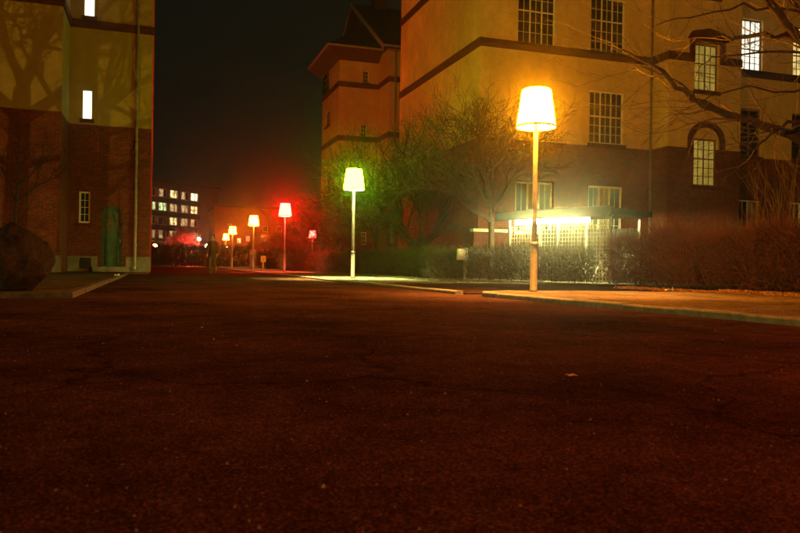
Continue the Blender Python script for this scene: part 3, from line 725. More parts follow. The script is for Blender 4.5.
# trees on the verge behind the long hedge
GT = 'bare trees behind the long hedge'
OT = dict(kids=[5, 5, 5, 4], up=.05, jit=.15, len=(.6, .84), ang=(20, 48), rmin=.009)
p = onY(491, 277, 25.6); p.z = .055
tree('bare_tree', p, 'bare tree leaning its forked limbs over the hedge in front of the plastered wall corner',
     [(3, (-.95, .1, .66), 2.0, .1), (4, (-.5, .2, 1), 2.0, .075), (4, (.75, -.1, .9), 1.6, .05), (4, (-.85, -.4, .9), 2.0, .06), (4, (.05, .1, 1), 1.9, .05)],
     [(0, 0, 0, .15), (-.02, 0, .8, .12), (0, 0, 1.6, .11), (-.03, 0, 2.2, .11), (.0, .02, 2.7, .08)], 5, 4, MT['barkmid'], OT, group=GT)
p = onY(421, 262, 32.0); p.z = .055
tree('bare_tree', p, 'dark bare tree with several upright stems standing before the red brick wall',
     [(1, (-.4, .1, 1), 2.5, .12), (1, (.35, -.1, 1), 2.5, .12), (2, (-.75, 0, .9), 2.3, .1), (2, (.7, .2, .9), 2.3, .09), (3, (.05, 0, 1), 2.4, .1), (1, (-1, -.2, .8), 2.0, .07), (2, (1, -.1, .8), 2.0, .07)],
     [(0, 0, 0, .3), (0, 0, .7, .26), (.02, 0, 1.3, .22), (0, 0, 1.9, .16)], 11, 4, MT['barkdark'], OT, group=GT)
p = onY(374, 262, 41.0); p.z = .055
OT2 = dict(OT, kids=[5, 5, 4, 3], rmin=.012)
tree('bare_tree', p, 'thin bare tree behind the green lamp before the gabled building',
     [(2, (-.6, 0, 1), 2.5, .09), (2, (.5, .1, 1), 2.4, .09), (3, (.0, -.1, 1), 2.4, .09), (3, (-.9, .1, .8), 2.1, .07), (3, (.9, -.1, .8), 2.0, .07)],
     [(0, 0, 0, .19), (0, 0, .8, .16), (.03, 0, 1.6, .14), (0, 0, 2.3, .11)], 23, 4, MT['bark'], OT2, group=GT)
p = onY(340, 264, 47.0); p.z = .055
tree('bare_tree', p, 'small wispy bare tree under the corner of the gabled building',
     [(1, (-.6, 0, 1), 1.8, .05), (2, (.5, .1, 1), 1.8, .05), (2, (.0, -.1, 1), 1.9, .05)], [(0, 0, 0, .1), (0, 0, .9, .09), (.03, 0, 1.7, .07)], 29, 4, MT['bark'], OT2, group=GT)
p = onY(304, 267, 54.0); p.z = .055
tree('bare_tree', p, 'red-lit bare tree with arching twigs next to the red lamp',
     [(1, (-.7, 0, .9), 1.8, .05), (2, (.6, .1, .9), 1.8, .05), (2, (.0, -.1, 1), 1.7, .05), (1, (.9, -.2, .6), 1.5, .04)], [(0, 0, 0, .1), (0, 0, .6, .09), (.03, 0, 1.2, .07)], 31, 4, MT['barkpale'], dict(OT2, up=.02), group=GT)
# young tree behind the boulder
p = onY(13.5, 262, 26.5); p.z = KH
tree('young_tree', p, 'slender young bare tree rising behind the boulder against the brick wall',
     [(2, (-.5, .1, 1), 1.1, .03), (2, (.6, 0, 1), 1.2, .035), (3, (.0, 0, 1), 1.2, .03), (3, (.8, .1, .7), 1.0, .025), (1, (.7, -.1, .9), 1.0, .022), (3, (-.8, 0, .8), 1.0, .022)],
     [(0, 0, 0, .06), (.02, 0, 1.5, .05), (.06, 0, 2.3, .045), (.1, 0, 2.9, .035)], 41, 3, MT['barkdark'], dict(kids=[4, 4, 3], up=.06, jit=.12, len=(.55, .8), rmin=.006))
# spreading trees standing outside the frame whose shadows fall on the corner building
OS = dict(kids=[4, 4, 4, 3], up=.02, jit=.16, len=(.58, .82), rmin=.011)
tree('spreading_tree', (-10.9, 15.4, KH), 'broad spreading bare tree standing beyond the boulder on the brick building pavement',
     [(3, (-.9, .3, .7), 2.6, .2), (3, (.85, .2, .75), 2.7, .2), (4, (.1, -.2, 1), 2.6, .17), (4, (-.6, -.5, 1), 2.4, .14), (2, (1, -.3, .4), 2.2, .12), (2, (-1, .1, .45), 2.3, .12), (4, (.7, .4, .9), 2.4, .13)],
     [(0, 0, 0, .38), (0, 0, 2.0, .31), (.05, 0, 4.6, .27), (.1, 0, 5.9, .25), (.15, 0, 6.8, .2)], 57, 4, MT['bark'], OS)
tree('spreading_tree', (-9.3, 16.2, KH), 'slimmer bare tree standing between the spreading tree and the brick building',
     [(3, (-.5, .3, .9), 2.2, .11), (3, (.9, .2, .6), 2.2, .12), (4, (.1, -.2, 1), 2.2, .1), (4, (-.5, -.5, 1), 2.0, .09), (2, (1, .2, .5), 2.0, .1)],
     [(0, 0, 0, .22), (0, 0, 2.0, .18), (.05, 0, 4.0, .16), (.1, 0, 6.0, .14), (.15, 0, 7.2, .1)], 63, 4, MT['bark'], OS)
# tree in the hedge row whose branches reach into the upper corner
BT = Vector((13.4, 8.2, .09))
t = thing('overhanging_tree', BT, 'bare tree with long pink-lit branches reaching over the hedge towards the lit windows', 'tree')
build('trunk', MB().tube([BT, BT + Vector((-.05, .05, 1.2)), BT + Vector((-.15, .1, 2.3)), BT + Vector((-.3, .2, 3.4)), BT + Vector((-.4, .3, 4.6)), BT + Vector((-.4, .3, 6))], [.24, .19, .17, .15, .12, .08], 12), MT['bark'], t, True)
cr = MB(); rnd = random.Random(77)
t1, t2, t3 = BT + Vector((-.15, .1, 2.3)), BT + Vector((-.3, .2, 3.4)), BT + Vector((-.4, .3, 4.6))
def D(x, y, t): return ondepth(x, y, t)
limbs = [
    ([t1, D(830, 150, 11.4), D(800, 140, 11.5), D(760, 125, 11.6), D(725, 114, 11.7), D(692, 100, 11.9), D(668, 78, 12.0), D(648, 62, 12.1), D(622, 50, 12.2)], .1, .02),
    ([D(725, 114, 11.7), D(705, 108, 11.5), D(695, 100, 11.4), D(684, 86, 11.3), D(666, 76, 11.2), D(640, 66, 11.1)], .022, .007),
    ([t2, D(830, 45, 11.6), D(795, 40, 11.8), D(765, 34, 12.0), D(735, 38, 12.3), D(722, 36, 12.4)], .075, .02),
    ([t3, D(835, 70, 11.2), D(800, 40, 11.2), D(778, 12, 11.2), D(762, -8, 11.2), D(745, -30, 11.2)], .085, .04),
    ([t3, D(830, 30, 11.5), D(800, 14, 11.6), D(785, -6, 11.7), D(775, -30, 11.8)], .07, .035),
    ([t1, D(825, 120, 11.0), D(795, 122, 10.9), D(772, 129, 10.8), D(765, 140, 10.7), D(753, 149, 10.6), D(740, 150, 10.5)], .035, .008),
    ([t2, D(830, 60, 11.4), D(790, 52, 11.3), D(755, 53, 11.2), D(720, 57, 11.3), D(700, 66, 11.4)], .03, .006),
    ([t2, D(820, 88, 11.4), D(785, 92, 11.3), D(750, 86, 11.2), D(710, 96, 11.3), D(680, 112, 11.4)], .025, .005),
    ([t3, D(820, 16, 11.4), D(770, 8, 11.3), D(730, 10, 11.2), D(690, 18, 11.3), D(655, 26, 11.4)], .03, .006),
]
for pts, r0, r1 in limbs:
    n = len(pts); rad = [r0 + (r1 - r0) * i / (n - 1) for i in range(n)]
    fine = []; fr_ = []
    for i in range(n - 1):
        for k in range(3):
            f = k / 3; q = pts[i].lerp(pts[i + 1], f)
            if 0 < k: q = q + Vector((rnd.gauss(0, .02), rnd.gauss(0, .02), rnd.gauss(0, .025)))
            fine.append(q); fr_.append(rad[i] + (rad[i + 1] - rad[i]) * f)
    fine.append(pts[-1]); fr_.append(rad[-1])
    build('limb', MB().tube(fine, fr_, 8), MT['bark'], t, True)
    for i in range(3, len(fine)):
        if rnd.random() < .62:
            ax = (fine[i] - fine[i - 1]).normalized(); side = Vector((rnd.gauss(0, .6), rnd.gauss(0, .5), rnd.gauss(.1, .8))).normalized()
            nd = (ax * .9 + side * .75).normalized()
            grow(cr, fine[i], nd, rnd.uniform(.5, 1.15), max(.0065, fr_[i] * .3), 1, 3, rnd, dict(kids=[0, 3, 2], up=.05, jit=.13, len=(.5, .8), ang=(20, 45)))
grow(cr, BT + Vector((-.4, .3, 6)), (-.2, .1, 1), 2.2, .07, 0, 3, rnd, dict(kids=[4, 3, 3], up=.04, jit=.15))
grow(cr, t3, (.8, -.2, .7), 2.4, .07, 0, 3, rnd, dict(kids=[4, 3, 3], up=.04, jit=.15))
build('crown', cr, MT['barkpale'], t)  # twigs coloured paler than the limbs to stand out as lit highlights

# ------------------------------------------------------------------ hedges
def twig_cloud(mb, rnd, n, sampler, L, R, upb=.6):
    """n thin tapering twigs (three faces each)"""
    for _ in range(n):
        p, outv = sampler()
        d = Vector((rnd.gauss(0, .55), rnd.gauss(0, .55), rnd.gauss(upb, .45))) + outv * .45
        d.normalize(); l = rnd.uniform(*L); r = rnd.uniform(*R)
        a = d.orthogonal().normalized(); b = d.cross(a); bend = Vector((rnd.gauss(0, .08), rnd.gauss(0, .08), .04)) * l
        o = len(mb.v)
        for k in range(3):
            t = k * 2.094; mb.v.append(tuple(p + r * (math.cos(t) * a + math.sin(t) * b)))
        mb.v.append(tuple(p + d * l + bend))
        mb.f += [(o, o + 1, o + 3), (o + 1, o + 2, o + 3), (o + 2, o, o + 3)]
def leaf_cloud(mb, rnd, n, sampler, size):
    for _ in range(n):
        p, _o = sampler(); s = rnd.uniform(*size)
        a = Vector((rnd.gauss(0, 1), rnd.gauss(0, 1), rnd.gauss(0, 1))).normalized(); b = a.orthogonal().normalized() * s * .55; a = a * s
        o = len(mb.v); mb.v += [tuple(p - a), tuple(p + b), tuple(p + a), tuple(p - b)]; mb.f.append((o, o + 1, o + 2, o + 3))
def hedge(name, label, line, width, height, n, L, R, seed, mat, z0=.04, leaves=0, lsize=(.02, .04), lmat=None, wob=.08, group=None, core=True):
    rnd = random.Random(seed); pts = [Vector((*p, 0)) for p in line]
    segs = [(a, b, (b - a).length) for a, b in zip(pts[:-1], pts[1:])]; tot = sum(s[2] for s in segs)
    ph = [rnd.uniform(0, 6.28) for _ in range(6)]
    def at(u):
        u *= tot
        for a, b, l in segs:
            if u <= l or (a, b, l) == segs[-1]:
                d = (b - a).normalized(); return a + d * u, Vector((d.y, -d.x, 0))
            u -= l
    def hgt(s): return height + wob * (math.sin(s * 1.7 + ph[0]) * .5 + math.sin(s * 4.1 + ph[1]) * .35 + math.sin(s * 9.3 + ph[2]) * .25)
    def surf():
        u = rnd.random(); c, nr = at(u); h = hgt(u * tot); e = rnd.random()
        w = width / 2 * (1 + .14 * math.sin(u * tot * 2.3 + ph[3]) + .1 * math.sin(u * tot * 6.1 + ph[4]))
        if e < .3:   # top
            x = rnd.uniform(-1, 1); return c + nr * (x * w) + Vector((0, 0, z0 + h - .12 - rnd.random() ** 2 * .25)), Vector((0, 0, .6))
        sgn = 1 if e < .72 else -1; z = rnd.random()
        wz = w * (1 - .25 * max(0, .35 - z) - .3 * max(0, z - .8))
        return c + nr * sgn * (wz * (1 - rnd.random() ** 2 * .5) - .08) + Vector((0, 0, z0 + .05 + z * (h - .2))), nr * sgn
    def inner():
        u = rnd.random(); c, nr = at(u); h = hgt(u * tot)
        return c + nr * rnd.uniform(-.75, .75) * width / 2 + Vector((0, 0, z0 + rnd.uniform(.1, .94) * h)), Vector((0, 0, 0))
    t = thing(name, (*line[0], z0), label, 'hedge', group)
    mb = MB(); twig_cloud(mb, rnd, n, surf, L, R); twig_cloud(mb, rnd, n // 14, surf, (L[1], L[1] * 1.7), (R[1], R[1] * 1.5), .9); build('twigs', mb, mat, t)['kind'] = 'stuff'
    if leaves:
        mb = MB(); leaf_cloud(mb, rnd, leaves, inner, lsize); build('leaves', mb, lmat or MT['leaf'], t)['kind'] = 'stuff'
    st_ = MB()
    k = int(tot / .35)
    for i in range(k):
        c, nr = at((i + rnd.uniform(.2, .8)) / k)
        b = c + nr * rnd.uniform(-.3, .3) * width + Vector((0, 0, z0 - .02)); tip = b + Vector((rnd.gauss(0, .12), rnd.gauss(0, .12), height * rnd.uniform(.6, .9)))
        st_.tube([b, b.lerp(tip, .5) + Vector((rnd.gauss(0, .05), rnd.gauss(0, .05), 0)), tip], [.016, .012, .006], 4, False)
    build('stems', st_, MT['bark'], t)['kind'] = 'stuff'
    return t
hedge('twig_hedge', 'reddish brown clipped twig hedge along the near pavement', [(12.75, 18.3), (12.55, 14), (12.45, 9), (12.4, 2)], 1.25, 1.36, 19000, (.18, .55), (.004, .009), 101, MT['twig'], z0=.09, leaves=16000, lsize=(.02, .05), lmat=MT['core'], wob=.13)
hedge('long_hedge', 'long low dark hedge running behind the green lamp', [(9.75, 58), (9.9, 45), (10.3, 34), (10.7, 25.6), (11.6, 23.3)], 1.3, 1.17, 26000, (.16, .4), (.006, .012), 102, MT['twigdark'], leaves=17000, lsize=(.03, .06), lmat=MT['ivy'])
SA, SB = Vector((12.2, 24.3, 0)), Vector((13.95, 20.6, 0))     # shed front line
sd = (SB - SA).normalized(); sn = Vector((-sd.y, sd.x, 0))        # sn points into the shed
if sn.x < 0: sn = -sn
h0, h1 = SA - sn * .75 + sd * .1, SB - sn * .75 - sd * .25
hedge('shed_hedge', 'thin dark hedge straight in front of the lit bicycle shed', [(h0.x, h0.y), (h1.x, h1.y)], .8, 1.15, 5200, (.2, .5), (.004, .009), 103, MT['twigdark'], z0=.03, leaves=2600, lsize=(.025, .05), lmat=MT['ivy'], wob=.14)
hedge('far_hedge', 'tall dark hedge closing the end of the road', [(-6, 80.5), (3, 80.2), (9.5, 80)], 1.6, 2.15, 9000, (.3, .7), (.012, .025), 104, MT['twigdark'], z0=-.02, leaves=14000, lsize=(.06, .13), lmat=MT['ivy'], wob=.16)
hedge('back_hedge', 'dark hedge under the red-lit trees past the red lamp', [(10.0, 72), (10.6, 60)], 1.4, 1.5, 5000, (.25, .55), (.01, .02), 105, MT['twig'], leaves=6000, lsize=(.05, .1), lmat=MT['twig'], wob=.16)
# shrubs between the twig hedge and the wall
def shrub(name, base, label, rx, rz, n, nl, seed, mat, lmat, group=None, upb=.6, L=(.25, .6), R=(.005, .011), cat='shrub'):
    rnd = random.Random(seed); b = Vector(base)
    t = thing(name, base, label, 'shrub', group)
    lob = [(Vector((rnd.uniform(-.6, .6) * rx, rnd.uniform(-.6, .6) * rx, rnd.uniform(.4, .75) * rz)), rnd.uniform(.45, .7)) for _ in range(7)]
    def smp():
        c, k = rnd.choice(lob); d = Vector((rnd.gauss(0, 1), rnd.gauss(0, 1), rnd.gauss(0, 1))).normalized(); f = rnd.random() ** .5
        q = c + Vector((d.x * rx * k, d.y * rx * k, d.z * rz * k * .62)) * f
        return b + Vector((q.x, q.y, max(.03, q.z))), d
    mb = MB(); twig_cloud(mb, rnd, n, smp, L, R, upb)
    for k in range(9): 
        c, _k = rnd.choice(lob); mb.tube([b, b + c * .5 + Vector((rnd.gauss(0, .06), rnd.gauss(0, .06), 0)), b + c], [.02, .014, .007], 4, False)
    build('branches', mb, mat, t)['kind'] = 'stuff'
    if nl: mb = MB(); leaf_cloud(mb, rnd, nl, smp, (.025, .06)); build('leaves', mb, lmat, t)['kind'] = 'stuff'
    return t
shrub('evergreen_shrub', (*onY(735, 240, 20.5).xy, .04), 'rounded dark shrub showing above the twig hedge under the lit arched window', 1.5, 2.1, 2600, 5200, 7, MT['twigdark'], MT['ivy'])
shrub('evergreen_shrub', (*onY(700, 240, 24.5).xy, .04), 'smaller dark shrub close to the building bay behind the twig hedge', 1.0, 2.0, 1500, 3200, 8, MT['twigdark'], MT['ivy'])
p = onY(782, 240, 16.0)
tree('wispy_shrub', (p.x, p.y, .09), 'tall wispy shrub of upright bare shoots rising behind the twig hedge',
     [(1, (rx_, ry_, 1), 1.9, .016) for rx_, ry_ in ((-.4, 0), (-.2, .2), (0, -.1), (.2, .1), (.4, 0), (.55, -.2), (-.55, .1), (.1, .3), (-.1, -.3))], [(0, 0, 0, .06), (0, 0, .3, .05), (0, 0, .6, .03)], 91, 2, MT['barkpale'], dict(kids=[4, 3], up=.1, jit=.09, len=(.5, .8), ang=(12, 30)), cat='shrub')
# leaf litter and grass
rnd = random.Random(5)
mb = MB()
def lit_s():
    y = rnd.uniform(4, 17); x = 12.05 - abs(rnd.gauss(0, .28)) + (y - 10) * .02
    z = KH if y < 13.2 else .03
    return Vector((x, y, z + rnd.uniform(.004, .05) * (1 if x > 11.6 else .3))), None
leaf_cloud(mb, rnd, 5200, lit_s, (.025, .055))
tag(build('fallen_leaves', mb, MT['leaf']), 'brown fallen leaves drifted along the foot of the twig hedge', 'leaves', kind='stuff')
mb = MB()
for _ in range(9000):
    y = rnd.uniform(20.6, 50); x = rnd.uniform(8.5, 9.6 + (1.2 if y < 26 else 0)); l = rnd.uniform(.03, .1)
    o = len(mb.v); mb.v += [(x - .008, y, .04), (x + .008, y, .04), (x + rnd.gauss(0, .03), y + rnd.gauss(0, .03), .04 + l)]; mb.f.append((o, o + 1, o + 2))
tag(build('grass', mb, MT['grass']), 'short grass between the footpath and the long hedge', 'grass', kind='stuff')

# ------------------------------------------------------------------ bicycle shed with fluorescent light
SH = thing('bicycle_shed', (SA.x, SA.y, .03), 'open bicycle shed with dark flat roof, lattice front and bright tube light', 'shed')
Ls = (SB - SA).length; zR = 2.32
def SP(s, d, z): return SA + sd * s + sn * d + Vector((0, 0, z))
build('roof', MB().obox(SP(Ls / 2, .95, zR + .1), sd * (Ls / 2 + .25), sn * 1.35, (0, 0, .09)), MT['shedroof'], SH)
build('fascia', MB().obox(SP(Ls / 2, -.43, zR + .06), sd * (Ls / 2 + .28), sn * .025, (0, 0, .17)), MT['shedroof'], SH)
build('roof_rail', MB().beam(SP(-.2, .0, zR - .03), SP(Ls + .1, .0, zR - .03), .05, .05), MT['shedmetal'], SH)
for s in (0, Ls / 2, Ls):
    for d in (0, 1.9): build('post', MB().obox(SP(s, d, zR / 2 - .04), sd * .035, sn * .035, (0, 0, zR / 2 - .05)), MT['shedmetal'], SH)
for k in range(18): build('rear_slat', MB().obox(SP(Ls * (k + .5) / 18, 1.95, 1.0), sd * .1, sn * .012, (0, 0, .95)), MT['shedroof'], SH)
# lattice: every upright and cross bar its own slat
ns = 34
for k in range(1, ns):
    s = Ls * k / ns
    if abs(s - Ls / 2) < .06: continue
    build('slat', MB().obox(SP(s, -.012, 1.06), sd * .011, sn * .006, (0, 0, .95)), MT['lattice'], SH)
for k in range(15):
    build('slat', MB().obox(SP(Ls / 2, .006,   .14 + k * .132), sd * (Ls / 2), sn * .006, (0, 0, .011)), MT['lattice'], SH)
TUBE = emit('fluorescent_tube', (1.0, .9, .3), 800.0)
for s in (.95, 2.5):
    fx = build('light_fitting', MB().obox(SP(s, .12, zR - .05), sd * .74, sn * .07, (0, 0, .025)), MT['shedmetal'], SH)
    build('diffuser', MB().tube([SP(s - .72, .12, zR - .155), SP(s + .72, .12, zR - .155)], .08, 10), TUBE, fx)
# two bicycles inside
def bicycle(s, d, mat, label):
    t = thing('bicycle', SP(s, d, .03), label, 'bicycle', 'bicycles parked in the shed')
    u = sn
    c1, c2 = SP(s, d, .37), SP(s, d, .37) + u * 1.05
    for c in (c1, c2):
        w = MB(); pts = [c + .33 * (math.cos(a) * u + math.sin(a) * Vector((0, 0, 1))) for a in [i * 2 * math.pi / 24 for i in range(25)]]
        w.tube(pts, .018, 5, False); wo = build('wheel', w, MT['black'], t)
        sp_ = MB()
        for i in range(8): a = i * math.pi / 4; sp_.beam(c, c + .32 * (math.cos(a) * u + math.sin(a) * Vector((0, 0, 1))), .006, .006)
        build('spokes', sp_, MT['pole'], wo)
    Z = Vector((0, 0, 1)); bb = c1 + u * .45 - Z * .08; st0 = c1 + u * .32 + Z * .45; hd = c1 + u * .88 + Z * .48
    f = MB()
    for a, b in ((bb, st0), (bb, hd - Z * .08), (st0, hd), (c1, bb), (c1, st0), (hd + u * .02, c2)): f.tube([a, b], .016, 6)
    build('frame', f, mat, t)
    build('saddle', MB().obox(st0 + Z * .16, u * .13, sd * .07, Z * .03), MT['black'], t); build('handlebar', MB().tube([hd + Z * .15 - sd * .28, hd + Z * .2, hd + Z * .15 + sd * .28], .013, 6), MT['pole'], t)
    build('stem', MB().tube([hd, hd + Z * .2], .014, 6).tube([st0, st0 + Z * .16], .014, 6), MT['pole'], t)
bicycle(.8, .45, simple('red_paint', (.3, .04, .03), .4), 'red bicycle in the shed towards the bare leaning tree')
bicycle(3.3, .45, simple('white_paint', (.55, .55, .55), .4), 'pale bicycle in the shed towards the twig hedge')
bicycle(3.9, .5, simple('blue_grey_paint', (.2, .25, .3), .4), 'blue grey bicycle at the shed end next to the twig hedge')
# low pale wall left of the shed
a = onY(474, 231, 27.6); b = onY(511, 231, 27.6)
lw = thing('low_wall', (a.x, 27.6, .03), 'low brick wall with pale coping between the bare leaning tree and the bicycle shed', 'wall')
build('wall', MB().box(a.x, b.x, 27.6, 27.85, .03, a.z - .02), MT['band'], lw); build('coping', MB().box(a.x - .05, b.x + .05, 27.54, 27.91, a.z - .018, a.z + .1), MT['render'], lw)
# small junction box on a post by the hedge
p = onY(465.5, 279, 24.6)
sb = thing('post_box', (p.x, 24.6, .04), 'small grey box sign on a short post in front of the long hedge', 'sign')
build('post', MB().box(p.x - .045, p.x + .045, 24.6, 24.69, .04, 1.22), MT['wood'], sb)
bx0 = p.x - .36; box_ = build('box', MB().box(bx0, bx0 + .4, 24.5, 24.598, .78, 1.17), MT['signface'], sb)
build('face', MB().box(bx0 + .03, bx0 + .37, 24.494, 24.5, .81, 1.14), MT['signface'], box_)
# small sign far along
p = onY(263, 268, 58); sg = thing('sign_post', (p.x, 58, .04), 'small low sign on a thin post between the red and amber lamps', 'sign')
build('post', MB().box(p.x - .04, p.x + .04, 58, 58.06, .04, 1.0), MT['wood'], sg); build('panel', MB().box(p.x - .2, p.x + .2, 57.95, 57.998, .62, 1.1), MT['wood'], sg)

# ------------------------------------------------------------------ boulder
def boulder(base, label):
    import bmesh
    bm = bmesh.new(); bmesh.ops.create_icosphere(bm, subdivisions=5, radius=1)
    rnd = random.Random(14)
    planes = [(Vector((rnd.gauss(0, 1), rnd.gauss(0, 1), rnd.gauss(.1, .8))).normalized(), rnd.uniform(.8, .96)) for _ in range(12)] + [(Vector((.35, -.94, .1)).normalized(), .82), (Vector((.8, -.55, .2)).normalized(), .86)]
    from mathutils import noise as nz
    for v in bm.verts:
        d = v.co.normalized(); r = 1.0
        for n_, k in planes:
            c = d.dot(n_)
            if c > .05: r = min(r, k / c)
        r = min(r, 1.02)
        r += .06 * nz.noise(d * 2.3) + .03 * nz.noise(d * 6) + .02 * nz.noise(d * 13) + .014 * nz.noise(d * 27)
        zf = d.z
        q = Vector((d.x * .52, d.y * .5, d.z * .56)) * r
        if zf > 0: q.x *= 1 - .12 * zf; q.y *= 1 - .12 * zf
        if zf < -.4: q.x *= 1 - .25 * (-.4 - zf); q.y *= 1 - .25 * (-.4 - zf)
        v.co = q
    me = bpy.data.meshes.new('boulder'); bm.to_mesh(me); bm.free(); me.materials.append(MT['rock'])
    me.polygons.foreach_set('use_smooth', [True] * len(me.polygons))
    zmin = min(v.co.z for v in me.vertices)
    for v in me.vertices: v.co.z -= zmin + .1
    o = bpy.data.objects.new('boulder', me); C.objects.link(o); o.location = base
    return tag(o, label, 'boulder')
boulder((-2.0, 12.55, KH), 'large rounded brown boulder standing on the pavement corner')

# ------------------------------------------------------------------ litter and dead leaf on the asphalt
def scrap(base, s, mat, label, cat, seed, k=.22):
    rnd = random.Random(seed); vs = []; n = 5
    for i in range(n):
        for j in range(n): vs.append((base[0] + (i / 4 - .5) * s, base[1] + (j / 4 - .5) * s, base[2] + abs(rnd.gauss(0, s * k)) + .004))
    m = MB().add(vs, [(i * n + j, (i + 1) * n + j, (i + 1) * n + j + 1, i * n + j + 1) for i in range(n - 1) for j in range(n - 1)])
    return tag(build(cat.replace(' ', '_'), m, mat, loc=base), label, cat)
scrap((-1.12, 24.6, KH), .16, MT['white'], 'crumpled white paper lying on the kerb of the brick building pavement', 'paper', 1)
p = onP(669, 291, (0, 0, KH), (0, 0, 1)); scrap((min(p.x, 11.9), p.y, KH), .14, MT['white'], 'scrap of white paper at the foot of the twig hedge', 'paper', 2)
p = onP(571, 376, (0, 0, 0), (0, 0, 1)); scrap((p.x, p.y, 0), .055, simple('tan_leaf', (.5, .33, .2), .8), 'tan dry leaf lying alone on the asphalt', 'leaf', 3, .07)
p = onP(202, 328, (0, 0, 0), (0, 0, 1)); scrap((p.x, p.y, 0), .02, MT['white'], 'tiny pale pebble lying alone on the asphalt towards the boulder', 'pebble', 4)

rnd = random.Random(55); mb = MB()
for _ in range(1500):
    y = rnd.uniform(1.2, 14) ** 1.0; x = rnd.uniform(-.2 * y - .5, min(5.6, 1.2 * y + .5)); q = rnd.uniform(.002, .006) * (1.8 if rnd.random() < .06 else 1)
    vs = [(x + q * rnd.uniform(.6, 1.2) * math.cos(a_), y + q * rnd.uniform(.6, 1.2) * math.sin(a_), .001) for a_ in (0, 1.6, 3.1, 4.7)]
    mb.add(vs + [(x, y, .001 + q * rnd.uniform(.7, 1.3))], [(0, 1, 4), (1, 2, 4), (2, 3, 4), (3, 0, 4)])
tag(build('grit', mb, simple('pale_grit', (.2, .13, .1), .7, var=.5, scale=40)), 'loose pale grit scattered on the asphalt', 'grit', kind='stuff')

# ------------------------------------------------------------------ lights and red-lit tree beyond the far hedge
def globe_lamp(px, py, Y, col, L, label, r=.22):
    q = onY(px, py, Y)
    t = thing('globe_lamp', (q.x, Y, 0), label, 'lamp', 'globe lamps beyond the far hedge')
    build('pole', MB().tube([(q.x, Y, -.03), (q.x, Y, q.z - r * .9)], .04, 8), MT['pole'], t)
    prof = [(r * math.sin(a), r * -math.cos(a)) for a in [math.pi * k / 8 for k in range(9)]]
    build('globe', MB().lathe(prof, 12, (q.x, Y, q.z)), emit('globe_' + label[:6], col, L), t)
globe_lamp(155, 246, 96, (1, .42, .12), 60, 'orange globe lamp beyond the hedge against the apartment slab', .26)
globe_lamp(199, 239, 99, (1, .8, .45), 60, 'white globe lamp higher of the close pair next to the red tree', .2)
globe_lamp(207, 246, 94, (1, .75, .4), 60, 'white globe lamp lower of the close pair next to the red tree', .24)
globe_lamp(227, 248, 91, (1, .55, .45), 50, 'pinkish globe lamp before the low pale wall', .2)
p = onY(187, 260, 100); p.z = 0
shrub('bushy_tree', p, 'dense bushy small tree lit bright red beyond the far hedge', 2.3, 5.0, 5000, 5000, 12, MT['barkpale'], MT['barkpale'], L=(.4, 1.0), R=(.02, .035))
fl = thing('floodlight', (p.x, 97.2, 0), 'small red garden floodlight under the red tree', 'floodlight')
build('stand', MB().tube([(p.x, 97.2, -.03), (p.x, 97.2, .3)], .03, 8), MT['pole'], fl)
hd = build('head', MB().obox((p.x, 97.2, .4), (.22, 0, 0), (0, .06, .03), (0, -.05, .12)), MT['black'], fl)
build('lens', MB().obox((p.x, 97.272, .436), (.19, 0, 0), (0, .008, .004), (0, -.045, .1)), emit('red_flood', (1, .03, .02), 26000), hd)
p = onY(163, 262, 104); p.z = 0
tree('small_tree', p, 'bare tree standing before the apartment slab next to the orange globe lamp', [(1, (-.5, 0, 1), 2.2, .07), (2, (.5, .1, 1), 2.2, .07), (2, (.0, -.1, 1), 2.4, .07)], [(0, 0, 0, .14), (0, 0, 1.4, .12), (.03, 0, 2.4, .09)], 19, 3, MT['bark'], dict(kids=[4, 4, 3], up=.04, jit=.17))

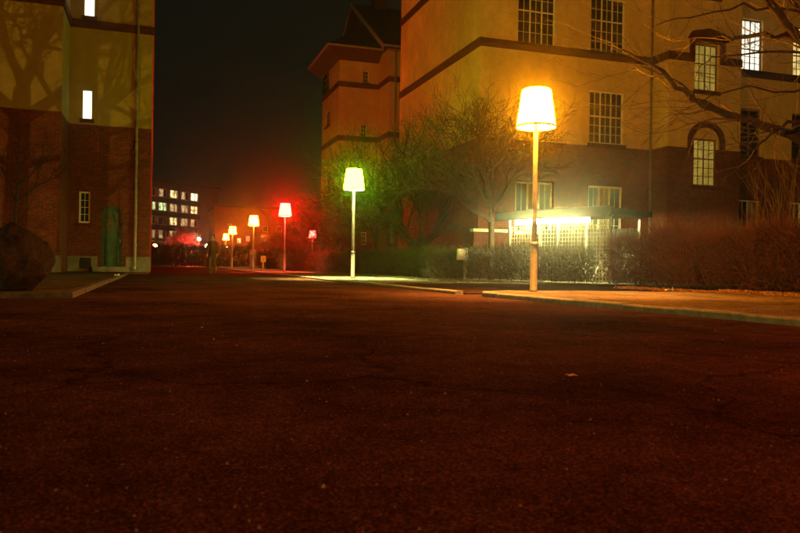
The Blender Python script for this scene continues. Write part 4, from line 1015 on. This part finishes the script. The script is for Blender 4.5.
# ------------------------------------------------------------------ person standing on the road
def person(base, face, label):
    t = thing('person', base, label, 'person')
    J = [  # joints (x right, y forward, z up), radius x/y
        ((0, 0, .95), (.15, .115)), ((0, .0, 1.12), (.145, .105)), ((0, .0, 1.32), (.17, .12)), ((0, 0, 1.47), (.12, .085)), ((0, .01, 1.54), (.055, .058)), ((0, .025, 1.62), (.075, .088)), ((0, .02, 1.72), (.072, .088)), ((0, .01, 1.765), (.04, .05)),
        ((.19, 0, 1.43), (.07, .07)), ((.25, -.03, 1.17), (.055, .055)), ((.23, .07, .95), (.042, .042)), ((.22, .11, .86), (.03, .045)),
        ((-.19, 0, 1.43), (.07, .07)), ((-.25, -.01, 1.17), (.055, .055)), ((-.23, .1, .96), (.042, .042)), ((-.22, .15, .87), (.03, .045)),
        ((.095, .0, .86), (.095, .1)), ((.1, .07, .48), (.065, .07)), ((.1, -.02, .1), (.045, .05)), ((.11, .12, .04), (.042, .035)),
        ((-.095, .0, .86), (.095, .1)), ((-.1, -.0, .48), (.065, .07)), ((-.1, -.14, .11), (.045, .05)), ((-.11, .0, .04), (.042, .035)), ((0, .125, 1.655), (.012, .012))]
    E = [(0, 1), (1, 2), (2, 3), (3, 4), (4, 5), (5, 6), (6, 7), (3, 8), (8, 9), (9, 10), (10, 11), (3, 12), (12, 13), (13, 14), (14, 15), (0, 16), (16, 17), (17, 18), (18, 19), (0, 20), (20, 21), (21, 22), (22, 23), (5, 24)]
    # fingers
    for s, wi in ((1, 11), (-1, 15)):
        wp = Vector(J[wi][0])
        for k in range(5):
            a = wp + Vector((s * (.012 if k else -.01), (k - 2) * .017, -.05 if k else -.02)); b = a + Vector((-s * .012, .008, -(.05, .06, .065, .06, .048)[k]))
            J.append((tuple(a), (.009, .009))); J.append((tuple(b), (.007, .007))); E.append((wi, len(J) - 2)); E.append((len(J) - 2, len(J) - 1))
    me = bpy.data.meshes.new('skeleton'); me.from_pydata([j[0] for j in J], E, [])
    tmp = bpy.data.objects.new('skeleton', me); C.objects.link(tmp)
    tmp.modifiers.new('skin', 'SKIN'); sb_ = tmp.modifiers.new('sub', 'SUBSURF'); sb_.levels = 2; sb_.render_levels = 2
    for i, j in enumerate(J): me.skin_vertices[0].data[i].radius = j[1]
    me.skin_vertices[0].data[0].use_root = True
    dg = bpy.context.evaluated_depsgraph_get(); ev = tmp.evaluated_get(dg); bm_ = bpy.data.meshes.new_from_object(ev)
    bpy.data.objects.remove(tmp)
    for k in ('coat', 'trouser', 'skin', 'shoe'): bm_.materials.append(MT[k])
    for pgn in bm_.polygons:
        z, x = pgn.center.z, abs(pgn.center.x)
        pgn.material_index = 3 if z < .09 else (2 if z > 1.53 or (z < .93 and x > .19) else (0 if z > .8 else 1)); pgn.use_smooth = True
    b = bpy.data.objects.new('body', bm_); C.objects.link(b); b.parent = t
    hr = MB(); hr.lathe([(.0, .10), (.05, .09), (.085, .05), (.095, 0), (.092, -.05), (.075, -.1)], 14, (0, -.012, 1.72))
    h = build('hair', MB(), MT['hair'], t); me2 = h.data; me2.clear_geometry(); me2.from_pydata(hr.v, [], hr.f)
    ey = MB()
    for s in (-1, 1): ey.lathe([(0, -.012), (.01, -.006), (.012, 0), (.01, .006), (0, .012)], 8, (s * .032, .105, 1.675))
    for nm, mbx, mt in (('eyes', ey, 'shoe'), ('mouth', MB().box(-.025, .025, .1, .113, 1.6, 1.608), 'soffit')):
        q = build(nm, MB(), MT[mt], t); q.data.clear_geometry(); q.data.from_pydata(mbx.v, [], mbx.f)
    skirt = MB().lathe([(.17, 1.12), (.185, 1.0), (.2, .84), (.205, .8), (.195, .8)], 18)
    ck = build('coat_hem', MB(), MT['coat'], t); ck.data.clear_geometry(); ck.data.from_pydata([(x, y * .8, z) for x, y, z in skirt.v], [], skirt.f)
    t.rotation_euler.z = face
    return t
pp = ondepth(212.5, 273.4, 33.5)
person((pp.x, pp.y, 0), math.radians(160), 'person in a long dark coat standing on the dark road')

# ------------------------------------------------------------------ haze volume added to give the lamps a lens-like bloom
if HAZE_DENSITY > 0:
    hz = build('haze', MB().box(-299, 299, -299, 299, -1.2, 26.5), MT['white'])
    hm = bpy.data.materials.new('haze'); hm.use_nodes = True; n_ = hm.node_tree; n_.nodes.clear()
    oo = n_.nodes.new('ShaderNodeOutputMaterial'); vv = n_.nodes.new('ShaderNodeVolumePrincipled')
    vv.inputs['Color'].default_value = (.92, .9, .88, 1); vv.inputs['Density'].default_value = HAZE_DENSITY; vv.inputs['Anisotropy'].default_value = .955
    n_.links.new(vv.outputs[0], oo.inputs['Volume'])
    hz.data.materials[0] = hm; tag(hz, 'thin haze volume added for the bloom around the lamps', 'haze', kind='stuff')
